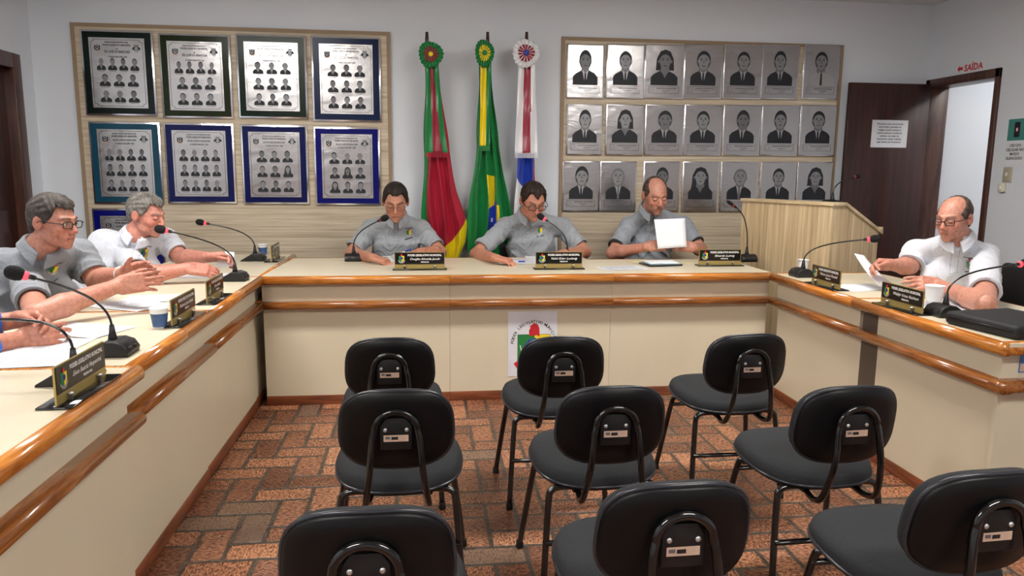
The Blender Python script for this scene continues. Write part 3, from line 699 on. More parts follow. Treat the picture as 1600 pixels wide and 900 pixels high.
flag('white, red and blue flag on a pole, rightmost of the three flags', 0, (823, 50),
     ([(812, 105), (808, 240), (806, 280), (804, 320), (804, 360), (806, 420), (810, 460)], [(832, 105), (834, 240), (836, 280), (838, 320), (842, 360), (842, 420), (838, 460)]), colC, 2, ((822, 83), 21, 'fwhite', 'fmaroon', 'fblue', 1.0),
     ([(808, 98), (805, 170), (802, 240)], [(834, 98), (836, 170), (838, 240)]), lambda u, v: 'fwhite' if u < .33+.02*v or u > .72-.06*v else 'fmaroon', fringe='fwhite')

# ------------------------------------------------------------------ things on the right wall
P = [px(*q, XR) for q in ((1496, 113), (1535, 107), (1535, 99), (1496, 105))]
def on_right(y0, y1, z0, z1, name, label, cat):
    """a thing lying on the right wall: local x runs towards the camera, local -y out of the wall"""
    return thing(name, label, cat, (XR, (y0+y1)/2, (z0+z1)/2), -R90), abs(y1-y0), z1-z0
t, W, Hh = on_right(5.56, 5.27, 2.175, 2.245, 'exit_sign', 'white SAÍDA sign with a red arrow above the exit door', 'sign')
MB().box((-W/2, -.003, -Hh/2), (W/2, 0, Hh/2), 'pooster').build('sign_panel', t)
e = MB().mesh(text('SAÍDA', .068, 'CENTER', 0, .0022, W*.68), 'red', T_(W*.13, -.0036, -.004) @ RX)
e.poly([(-W*.47, 0), (-W*.38, .026), (-W*.38, .012), (-W*.26, .012), (-W*.26, -.012), (-W*.38, -.012), (-W*.38, -.026)], -.0036, 'red'); e.build('lettering', t)
t, W, Hh = on_right(4.968, 4.80, 1.64, 1.79, 'phone_poster', 'teal notice picturing a mobile phone, right of the exit door', 'notice')
MB().box((-W/2, -.002, -Hh/2), (W/2, 0, Hh/2), 'teal').build('sheet', t)
MB().prism(rrect(.05, .105, .008), -.0026, -.002, 'ink', (0, 2, 1)).poly(rrect(.02, .03, .006, 3, 0, .0), -.0032, 'red').poly(rrect(.012, .02, .004, 3, 0, .0), -.0036, 'white').build('phone_picture', t)
t, W, Hh = on_right(4.968, 4.80, 1.47, 1.635, 'paper_notice', 'white paper notice asking for silent phones, under the teal notice', 'notice')
MB().box((-W/2, -.002, -Hh/2), (W/2, 0, Hh/2), 'pooster').build('sheet', t)
e = MB()
for i, s_ in enumerate(('USO DO', 'CELULAR NO', 'MODO', 'SILENCIOSO')): e.mesh(text(s_, .027, 'CENTER', 0, .0008), 'ink', T_(0, -.0026, .052-.030*i) @ RX)
e.build('lettering', t)
t, W, Hh = on_right(4.965, 4.885, 1.345, 1.455, 'light_switch', 'beige light switch plate under the notices', 'light switch')
MB().box((-W/2, -.008, -Hh/2), (W/2, 0, Hh/2), 'switch', .003).build('plate', t)
MB().box((-.008, -.02, -.012), (.008, -.008, .016), 'offwhite', .003).build('toggle', t)
for zz in (-.042, .042): MB().lathe([(.004, 0), (.004, .002)], 'steel', 8, T=T_(0, -.008, zz) @ RX).build('screw', t)
t, W, Hh = on_right(4.975, 4.925, 1.275, 1.34, 'bell_push', 'small cream bell push box just below the light switch', 'switch')
MB().box((-W/2, -.028, -Hh/2), (W/2, 0, Hh/2), 'offwhite', .006).build('box', t)
MB().box((-.008, -.033, -.012), (.008, -.027, .012), 'cup', .003).build('button', t)
# notice on the open door
a = py(1364, 187, DR1-.04); b = py(1420, 189, DR1-.04); c = py(1416, 231, DR1-.04); dd = py(1360, 230, DR1-.04)
t = thing('door_notice', 'white printed notice taped to the dark open door', 'notice', ((a[0]+c[0])/2, DR1-.0352, (a[2]+c[2])/2), 0)
W = (b[0]-a[0]); Hh = a[2]-dd[2]
MB().box((-W/2, -.0015, -Hh/2), (W/2, 0, Hh/2), 'pooster').build('sheet', t)
e = MB()
for i, s_ in enumerate(('Informamos que toda presente', 'nesta sessão a gravação de', 'imagens e áudio durante os', 'eventos pessoais e audiências', 'públicas, em razão de', 'transmissão pública realizada', 'pela Câmara de Vereadores')):
    e.mesh(text(s_, .019, 'CENTER', 0, .0004), 'ink', T_(0, -.0022, Hh*.36-Hh*.11*i) @ RX @ Matrix.Diagonal((W*.8/.26, 1, 1, 1)) if len(s_) > 24 else T_(0, -.0022, Hh*.36-Hh*.11*i) @ RX)
e.build('lettering', t)

# crest poster on the centre desk
a = py(794, 487, 4.405); b = py(871, 487, 4.405); c = py(794, 588, 4.405)
W = b[0]-a[0]; Hh = a[2]-c[2]; pcx = (a[0]+b[0])/2
t = thing('crest_poster', 'white poster with the municipal crest on the front of the centre desk', 'poster', (pcx, 4.406, a[2]-Hh/2), 0)
MB().box((-W/2, -.0015, -Hh/2), (W/2, 0, Hh/2), 'pooster').build('sheet', t)
e = MB(); y = -.0022
cz = Hh*.5-.215; R_ = .135
s_ = 'PODER LEGISLATIVO MUNICIPAL'
cxx = W*.03
for i, ch in enumerate(s_):
    if ch == ' ': continue
    an = math.radians(172-164*i/(len(s_)-1))
    e.mesh(text(ch, .024, 'CENTER', 0, .0006), 'ink', T_(cxx+R_*math.cos(an), y, cz+R_*1.12*math.sin(an)) @ Matrix.Rotation(-(an-PI/2), 4, 'Y') @ RX)
def PP(L, k=.1): return [(cxx+q[0]*k, cz+q[1]*k) for q in L]
e.poly(PP([(-1.02, .72), (1.02, .72), (1.02, -1.0), (.6, -1.4), (0, -1.75), (-.6, -1.4), (-1.02, -1.0)], .1), y-.0002, 'ink')
e.poly(PP([(-1, .7), (0, .7), (0, -1.72), (-.6, -1.38), (-1, -.98)]), y-.0006, 'green'); e.poly(PP([(.02, .7), (1, .7), (1, -.98), (.6, -1.38), (.02, -1.72)]), y-.0006, 'yellow')
e.poly([(cxx+.1*(.05+(.60+.1*(q % 2))*math.cos(q*PI/10)), cz+.1*(-.1+(.52+.09*(q % 2))*math.sin(q*PI/10))) for q in range(20)], y-.001, 'blue')
e.poly(PP([(-.3, .62), (-.32, .95), (-.22, 1.15), (-.28, 1.22), (-.02, 1.42), (.2, 1.36), (.32, 1.1), (.34, .56), (.2, .66)]), y-.0012, 'red')
e.poly(PP([(-.88, .05), (-.84, .05), (-.72, -.35), (-.60, -.7), (-.66, -.72), (-.8, -.35)]), y-.001, 'white')
e.poly(PP([(-1.25, -1.1), (-1.0, -.92), (-.85, -1.15), (-.7, -1.45), (0, -1.85), (.7, -1.45), (.85, -1.15), (1.0, -.92), (1.25, -1.1), (.8, -1.75), (0, -2.15), (-.8, -1.75)]), y-.0014, 'red')
e.build('crest', t)

# ------------------------------------------------------------------ audience chairs
def make_chair(label):
    """origin on the floor between the legs; the sitter faces +Y"""
    t = thing('stacking_chair', label, 'chair', (0, 0, 0), 0, 'black audience chairs')
    # seat cushion
    def seat_outline(k=1.0):
        p = []
        for q in range(48):
            a = 2*PI*q/48; c, s = math.cos(a), math.sin(a)
            n = 2.9; r = (abs(c)**n+abs(s)**n)**(-1/n)
            wx = .212 if s > 0 else .212-.018*abs(s); p.append((r*c*wx*k, .045+r*s*.205*k))
        return p
    b = MB(); rings = [(.93, .392), (.985, .398), (1.0, .408), (.995, .422), (.965, .436), (.90, .446), (.7, .452), (.35, .452), (.08, .450)]
    vs = []; n = 48
    for k, z in rings:
        for (x, y) in seat_outline(k): vs.append((x, y, z+.012*math.sin((y-.045)/.2*1.2)*(k < 2)+.006*(x/.2)**2))
    fs = [[i*n+q, i*n+(q+1) % n, (i+1)*n+(q+1) % n, (i+1)*n+q] for i in range(len(rings)-1) for q in range(n)]
    fs.append([(len(rings)-1)*n+q for q in range(n)])
    b.add(vs, fs, 'fabric', True); s_ = b.build('seat', t)
    b = MB(); vs = []
    for k, z in [(.3, .385), (.93, .387), (.98, .392), (.985, .399)]:
        for (x, y) in seat_outline(k): vs.append((x, y, z+.012*math.sin((y-.045)/.2*1.2)+.006*(x/.2)**2))
    fs = [[i*n+q, i*n+(q+1) % n, (i+1)*n+(q+1) % n, (i+1)*n+q] for i in range(3) for q in range(n)]; fs.append(list(range(n))[::-1])
    b.add(vs, fs, 'backshell', True)
    b.tube([(x, y, .404+.012*math.sin((y-.045)/.2*1.2)+.006*(x/.2)**2) for x, y in seat_outline(1.0)], .0055, 'piping', 6, True)
    b.build('seat_shell', t)
    # backrest
    W, Hh, zc, y0 = .345, .255, .618, -.215
    def bo(k):
        p = []
        for q in range(56):
            a = 2*PI*q/56; c, s = math.cos(a), math.sin(a); n_ = 3.0; r = (abs(c)**n_+abs(s)**n_)**(-1/n_)
            p.append((r*c*W/2*k*(1-.04*s), zc+r*s*Hh/2*k))
        return p
    def ycurve(x, z): return y0+1.15*x*x-.16*(z-zc)
    def shell(rings, mat, nm, par):
        b = MB(); vs = []; n = 56
        for k, dy in rings:
            for x, z in bo(k): vs.append((x, ycurve(x, z)+dy, z))
        fs = [[i*n+q, (i+1)*n+q, (i+1)*n+(q+1) % n, i*n+(q+1) % n] for i in range(len(rings)-1) for q in range(n)]
        fs.append([(len(rings)-1)*n+q for q in range(n)]); b.add(vs, fs, mat, True); return b, par, nm
    b, p_, n_ = shell([(.97, .012), (1.0, .022), (.985, .036), (.93, .047), (.7, .053), (.35, .054), (.05, .054)], 'fabric', 'backrest', t)
    # reverse winding for the front cushion
    b.f = [f[::-1] for f in b.f]; bk = b.build('backrest', t)
    b, p_, n_ = shell([(.985, .014), (1.0, .004), (.99, -.004), (.955, -.011), (.7, -.014), (.35, -.014), (.05, -.014)], 'backshell', '', t)
    b.f = [f for f in b.f]; b.tube([(x, ycurve(x, z)+.004, z) for x, z in bo(1.003)], .006, 'piping', 6, True)
    sh = b.build('back_shell', t)
    # mounting plate, screws and label
    pl = MB(); pl.prism([(-.048, .565), (.048, .565), (.048, .64), (.03, .665), (-.03, .665), (-.048, .64)], y0-.026, y0-.012, 'black', (0, 2, 1), .003).build('mounting_plate', t)
    for sx in (-.032, .032): MB().lathe([(.0065, 0), (.0065, .002), (.004, .004)], 'steel', 10, T=T_(sx, y0-.026, .628) @ RX).build('screw', t)
    lb = MB().box((-.037, y0-.0275, .592), (.037, y0-.0262, .612), 'sticker').box((-.014, y0-.0282, .598), (.006, y0-.0272, .607), 'ink').box((-.032, y0-.0282, .600), (-.018, y0-.0272, .608), 'etchmid')
    lb.build('inventory_label', t)
    # back tube: inverted U that runs down and hooks under the seat
    zt = .686; yb = y0-.032
    pts = [(-.075, -.02, .385), (-.083, -.10, .377), (-.092, -.165, .366), (-.096, -.205, .372), (-.094, -.235, .40), (-.080, yb-.012, .50), (-.070, yb-.004, .60)]
    arc = [(.064*math.cos(a), yb, .628+.058*math.sin(a)) for a in [PI-PI*q/12 for q in range(13)]]
    full = pts+arc+[(-x, y, z) for x, y, z in pts[::-1]]
    # smooth with catmull-rom
    def cr(P_, n=4):
        out = []
        for i in range(len(P_)-1):
            p0, p1, p2, p3 = [Vector(P_[max(0, min(len(P_)-1, j))]) for j in (i-1, i, i+1, i+2)]
            for q in range(n):
                u = q/n; out.append(.5*((2*p1)+(p2-p0)*u+(2*p0-5*p1+4*p2-p3)*u*u+(3*p1-p0-3*p2+p3)*u**3))
        out.append(Vector(P_[-1])); return out
    MB().tube(cr(full, 3), .0105, 'tube', 10).build('back_tube', t)
    # legs: bent tubes under the seat
    for sx in (-1, 1):
        for yy, fy in ((-.115, -.165), (.150, .215)):
            lx = .205 if yy < 0 else .225
            pp = [(sx*.10, yy, .382), (sx*.145, yy, .382), (sx*.172, yy-.002, .372), (sx*.182, yy+(fy-yy)*.12, .345), (sx*(.182+(lx-.182)*.5), yy+(fy-yy)*.5, .19), (sx*lx, fy, .014)]
            lg = MB().tube(cr(pp, 4), .0115, 'tube', 10).build('leg', t)
            MB().lathe([(.0125, 0), (.0145, .002), (.0135, .028), (.0118, .03)], 'rubber', 12, (sx*lx, fy, 0)).build('foot_cap', lg)
        MB().tube([(sx*.10, -.14, .380), (sx*.10, .17, .388)], .010, 'tube', 8).build('under_rail', t)
    MB().tube([(-.196, -.148, .205), (0, -.148, .202), (.196, -.148, .205)], .0085, 'tube', 8, flat=1.5).build('rear_stretcher', t)
    MB().tube([(-.19, .158, .335), (0, .158, .335), (.19, .158, .335)], .0085, 'tube', 8, flat=1.4).build('front_stretcher', t)
    MB().tube([(-.10, .15, .382), (.10, .15, .382)], .010, 'tube', 8).build('front_rail', t); MB().tube([(-.10, -.115, .380), (.10, -.115, .380)], .010, 'tube', 8).build('rear_rail', t)
    return t
chairs = [((608, 528), 'back left audience chair, before the left unit of the centre desk', 0), ((881, 526), 'back middle audience chair, in front of the crest poster', 0), ((1173, 522), 'back right audience chair, by the corner of the right desks', 2),
          ((618, 609), 'left audience chair of the middle row', 0), ((960, 604), 'centre audience chair of the middle row', 1), ((1334, 604), 'right audience chair of the middle row, seat turned to the left', 3),
          ((571, 796), 'nearest audience chair on the left, cut by the bottom edge', 0), ((1065, 755), 'nearest audience chair in the middle, label low on its back', 1), ((1553, 737), 'nearest audience chair on the right, cut by the right edge', 3)]
ch0 = None
for (q, lb, rz) in chairs:
    a = pz(*q, .748); loc = (a[0], a[1]+.225, 0)
    if ch0 is None: ch0 = make_chair(lb); ch0.location = loc; ch0.rotation_euler = (0, 0, math.radians(rz))
    else: dup(ch0, loc, math.radians(rz), lb)

# ------------------------------------------------------------------ nameplates
def nameplate(q, yaw, name, label, wid=.30, name2='VEREADOR', dy=0):
    p = pz(*q, HD); t = thing('nameplate', label, 'nameplate', (p[0], p[1], HD), yaw, 'acrylic nameplates on the desks')
    MB().box((-wid/2-.012, -.045, 0), (wid/2+.012, .045, .006), 'acryl', .002, 1).build('base', t)
    MB().box((-wid/2, -.004, .006), (wid/2, .001, .108), 'gold').build('plate', t)
    MB().box((-wid/2+.004, -.0062, .034), (wid/2-.004, -.0042, .105), 'plateblack').build('name_panel', t)
    cr_ = MB(); crest(cr_, -wid*.36, .069, .056, -.0064, None, .0004); cr_.build('crest', t)
    e = MB(); y = -.0068; x = wid*.1
    e.mesh(text('PODER LEGISLATIVO MUNICIPAL', .017, 'CENTER', 0, .0006, wid*.68), 'lettering', T_(x, y, .089) @ RX)
    e.mesh(text(name, .019, 'CENTER', .35, .0002, min(wid*.6, .0098*len(name))), 'lettering', T_(x, y, .066) @ RX)
    e.mesh(text(name2, .010, 'CENTER', 0, .0004), 'lettering', T_(x, y, .047) @ RX); e.build('lettering', t)
    for sx in (-.3, .3):
        MB().lathe([(.005, .004), (.005, .020), (.0075, .021), (.0075, .025), (.004, .027)], 'steel', 12, (sx*wid, -.012, 0)).build('screw', t)
    return t
d2 = math.radians
nameplate((128, 612), d2(90), 'Eliete Beatriz Haupenthal', 'black and gold nameplate nearest the camera, at the far left', .30, 'VEREADORA')
nameplate((287, 500), d2(90), 'Rubens José Seibel', 'black and gold nameplate beside the blue printed paper cup on the left desks', .30)
nameplate((336, 468), d2(90), 'Flávio Rohr', 'black and gold nameplate before the microphone in front of the white polo man', .28)
nameplate((430, 406), d2(90), 'Ildo Back', 'small looking dark nameplate at the far end of the left desks', .28)
nameplate((656, 421), 0, 'Douglas Almeida Jacobi', 'black and gold nameplate before the left man of the centre desk', .31)
nameplate((873, 420), 0, 'Valci Eder Ludwig', 'black and gold nameplate before the middle man of the centre desk', .30)
nameplate((1124, 415), d2(0), 'Eduardo Ludwig', 'nameplate at the right end of the centre desk, by the lectern', .29)
nameplate((1290, 448), d2(-90), 'Vilson José Riedel', 'nameplate on the far right row desk, beside the base of a microphone', .29)
nameplate((1408, 483), d2(-90), 'Waldyr Irineu Reichert', 'nameplate on the near right row desk, before the bald man', .30)

# ------------------------------------------------------------------ microphones
def mic(base, head, label, yaw, lit=True, bend=.10, z=HD, baseP=None, r=.021, tang=None):
    p = baseP if baseP is not None else pz(*base, z)
    t = thing('microphone', label, 'microphone', (p[0], p[1], p[2]), 0, 'gooseneck microphones')
    Tz = Matrix.Rotation(yaw, 4, 'Z')
    pr = [(-.062, 0), (-.066, .018), (-.05, .042), (-.022, .052), (.012, .05), (.035, .036), (.085, .006), (.086, 0)]
    MB().prism(pr, -.055, .055, 'black', (1, 2, 0), .006, Tz, 3).build('base', t)
    MB().box((-.036, -.0655, .012), (-.010, -.058, .030), 'ink', .002, T=Tz).box((.010, -.0655, .012), (.036, -.058, .030), 'ink', .002, T=Tz).build('button', t)
    MB().lathe([(.016, .045), (.013, .06), (.010, .075), (.007, .10)], 'black', 14).build('stem', t)
    hp = Vector([float(head[i]-p[i]) for i in range(3)]); b0 = Vector((0, 0, .09))
    dirh = Vector((hp.x, hp.y, 0)).normalized()
    c1 = b0+Vector((0, 0, bend)); c2 = hp-(hp-c1)*.45+Vector((0, 0, .0))
    pts = bez(b0, c1, c2, hp, 22); td = (pts[-1]-pts[-2]).normalized()
    MB().tube(pts, .0042, 'tube', 8).build('gooseneck', t)
    q = td.to_track_quat('Z', 'Y').to_matrix().to_4x4(); Th = Matrix.Translation(hp) @ q
    MB().lathe([(.006, -.022), (.0085, -.018), (.0085, -.004), (.0095, 0)], 'tube', 12, T=Th).build('collar', t)
    MB().lathe([(.0125, -.001), (.014, .003), (.014, .010), (.012, .013)], 'ringlit' if lit else 'ringoff', 16, T=Th).build('ring_light', t)
    MB().lathe([(.010, .011), (r*.8, .016), (r, .030), (r, .042), (r*.85, .055), (r*.5, .063), (.001, .066)], 'foam', 18, T=Th, cap=False).build('windscreen', t)
    return t
mic((118, 596), px(-30, 500, -1.25), 'microphone nearest the camera at the left edge, its head out of view', d2(90))
mic((178, 553), pz(44, 432, 1.06), 'large looking microphone on the left desks, round head before the grey polo man', d2(90), r=.023)
mic((368, 438), px(262, 361, -1.33), 'microphone whose head reaches the mouth of the man in the white polo', d2(90), r=.023)
mic((399, 407), py(322, 349, 5.10), 'microphone at the far end of the left desks, beside a paper cup', d2(90))
mic((553, 407), py(594, 344, 5.02), 'microphone left of the left man at the centre desk', d2(0), lit=False, r=.022)
mic((886, 408), py(852, 343, 5.05), 'microphone before the middle man, its red ring lit', d2(0), r=.022)
mic((1166, 408), py(1147, 322, 4.95), 'upright thin microphone beside the lectern at the end of the centre desk', d2(0), lit=False, bend=.22, r=.012)
mic((1254, 432), px(1356, 374, 2.52), 'microphone leaning right before the lectern on the far right desk', d2(-90), r=.022)
mic((1476, 493), px(1592, 413, 2.62), 'microphone on the near right desk, its head at the right edge', d2(-90), r=.022)
pl = np.array([2.90, 4.86, 0]); q0 = py(1301, 309, 4.92)
mic(None, py(1334, 277, 4.98), 'microphone standing on the sloping lectern top', ang, lit=False, baseP=np.array([q0[0], 4.92, zl-.045]), bend=.08, r=.015)

# ------------------------------------------------------------------ cups, papers, pens, case
def cup(q, label, blue, P0=None, s=1.0):
    p = pz(*q, HD) if P0 is None else P0; t = thing('paper_cup', label, 'cup', (p[0], p[1], HD), 0, 'paper cups on the desks')
    h, r0, r1 = .078*s, .024*s, .034*s
    MB().lathe([(r0, 0), (r0+(r1-r0)*.12, h*.12), (r0+(r1-r0)*.8, h*.8), (r1, h), (r1+.0018, h+.001), (r1+.001, h-.002), (r1-.002, h-.001), (r0+.001, .004)], 'cup', 24, cap=True).build('cup_wall', t)
    if blue: MB().lathe([(r0+(r1-r0)*.08+.0005, h*.08), (r0+(r1-r0)*.75+.0006, h*.75)], 'cupblue', 24, cap=False).build('printed_band', t)
    return t
cup((250, 512), 'white paper cup printed with blue, on the left desks', True)
cup((411, 399), 'blue paper cup behind the farthest microphone on the left', True)
cup((1254, 425), 'plain white cup behind the microphone near the lectern', False)
cup((1458, 478), 'plain white cup between the nameplate and microphone before the bald man', False, s=1.25)
def rot2(v, a): return Vector((v[0]*math.cos(a)-v[1]*math.sin(a), v[0]*math.sin(a)+v[1]*math.cos(a)))
def paper(q, a, label, lines=True, w=.21, h=.297, z=HD, thick=.0012, cat='paper', P0=None, curl=0, mat='white', text_seed=1):
    p = pz(*q, z) if P0 is None else P0
    t = thing('paper_sheet', label, cat, (p[0], p[1], z), a, 'loose papers on the desks')
    b = MB()
    def f(u, v): return ((u-.5)*w, (v-.5)*h, thick+curl*(abs(u-.5)*2)**2+curl*.5*(v**3)+.0006*math.sin(u*5+v*4))
    b.grid(f, 10, 12, lambda u, v: mat)
    b.add([(-w/2, -h/2, 0), (w/2, -h/2, 0), (w/2, h/2, 0), (-w/2, h/2, 0)], [[3, 2, 1, 0]], mat)
    b.build('sheet', t)
    if lines:
        e = MB(); rnd = random.Random(text_seed); n = 34
        for i in range(n):
            y = h*.43-i*h*.86/n; x0 = -w*.42; x1 = w*(.42 if rnd.random() < .8 else rnd.uniform(-.1, .3))
            if rnd.random() < .08: continue
            x = x0
            while x < x1:
                l = rnd.uniform(.006, .022); xe = min(x+l, x1)
                def zz(xx, yy): u = xx/w+.5; v = yy/h+.5; return thick+curl*(abs(u-.5)*2)**2+curl*.5*v**3+.0006*math.sin(u*5+v*4)+.0007
                e.add([(x, y, zz(x, y)), (xe, y, zz(xe, y)), (xe, y+.0024, zz(xe, y+.0024)), (x, y+.0024, zz(x, y+.0024))], [[0, 1, 2, 3]], 'inkgrey'); x = xe+.0035
        e.build('printed_text', t)
    return t
paper((60, 540), d2(88), 'printed sheet under the clasped hands at the left edge', text_seed=1)
paper((40, 562), d2(96), 'printed sheet on the left edge, overlapped by another, beside the microphone', text_seed=2, z=HD+.002)
paper((130, 516), d2(70), 'printed sheet pointing towards the blue printed cup', text_seed=3, z=HD+.001)
paper((250, 466), d2(100), 'printed sheet in front of the hands of the grey polo man on the left', text_seed=4)
paper((205, 477), d2(62), 'printed sheet between the forearm and the nameplate on the left', text_seed=9, z=HD+.001)
paper((310, 431), d2(85), 'printed sheet below the forearm of the man in the white polo on the left', text_seed=5)
paper((632, 404), d2(8), 'white sheet under the left hand of the left man at the centre desk', text_seed=6)
paper((815, 408), d2(-6), 'white sheet under the right hand of the middle man at the centre desk', text_seed=7)
paper((845, 404), d2(-4), 'white sheet left of the middle nameplate, below another sheet', text_seed=17, lines=False)
paper((972, 419), d2(12), 'white sheet lying at the front edge of the centre desk', text_seed=8, w=.297, h=.19)
paper((1345, 449), d2(-75), 'white sheet behind the nameplate on the far right desk', text_seed=11, lines=False)
paper((1512, 481), d2(-88), 'white sheet before the elbow of the bald man', text_seed=12, lines=False, w=.25)
paper((1476, 478), d2(-70), 'white sheet beside the plain cup on the near right desk', text_seed=13, z=HD+.0015)
p = pz(1032, 414, HD); t = thing('tablet_computer', 'dark tablet in a case under papers on the centre desk', 'tablet', (p[0], p[1], HD), d2(10))
MB().box((-.12, -.085, .001), (.12, .085, .012), 'folder', .004).build('tablet_body', t)
p = p+np.array([.01, .01, 0]); t = thing('booklet', 'pale green booklet lying on the dark tablet', 'booklet', (p[0], p[1], HD+.0122), d2(2))
MB().box((-.11, -.075, 0), (.10, .08, .006), 'notecover', .001).build('cover', t); MB().box((-.105, -.07, .006), (.095, .078, .010), 'white', .001).build('pages', t)
p = pz(1000, 409, HD); paper(None, d2(20), 'yellow note slip left of the tablet', False, .15, .07, P0=p, mat='yellowpaper'); 
p = pz(1072, 411, HD); paper(None, d2(-30), 'yellow note slip between the tablet and the nameplate', False, .13, .04, P0=p, mat='yellowpaper')
def pen(P0, d, label, cap='penblue', L=.14):
    P0 = Vector([float(c) for c in P0]); d = Vector(d).normalized()
    t = thing('ballpoint_pen', label, 'pen', P0)
    MB().tube([(0, 0, 0), d*L*.68], .0042, 'penclear', 8).build('barrel', t); MB().tube([d*L*.68, d*L], [.0052, .005], cap, 8).build('cap', t)
pen(pz(788, 410, HD)+np.array([0, 0, .0055]), (1, -.02, 0), 'clear pen with a blue cap lying before the middle man')
pen(py(613, 400, 5.16), (.75, -.1, .28), 'white pen with a blue cap held by the left man at the centre desk')
# thin white cord on the desk by the left man
c0 = pz(577, 404, HD+.004); c1 = pz(598, 398, HD+.02); c2 = pz(579, 410, HD+.004); c3 = pz(612, 412, HD+.004)
tag(MB().tube(bez(py(612, 401, 5.12), pz(588, 399, HD+.03), pz(572, 410, HD+.004), pz(585, 412, HD+.004))+bez(pz(585, 412, HD+.004), pz(592, 413, HD+.004), pz(600, 412, HD+.004), c3, 6)[1:], .0022, 'cup', 6).build('pen_cord'), 'thin white cord from the pen curling on the centre desk', 'cord')
p = pz(1562, 508, HD); t = thing('document_case', 'flat black zipped case on the near right desk', 'case', (2.33, 2.66, HD), d2(8))
MB().box((-.15, -.17, .001), (.18, .17, .055), 'bag', .018, 4).build('body', t)
MB().tube([(-.152, -.15, .034), (-.152, .15, .034)], .003, 'black', 6).tube([(-.13, -.171, .034), (.16, -.171, .034)], .003, 'black', 6).build('zip', t)
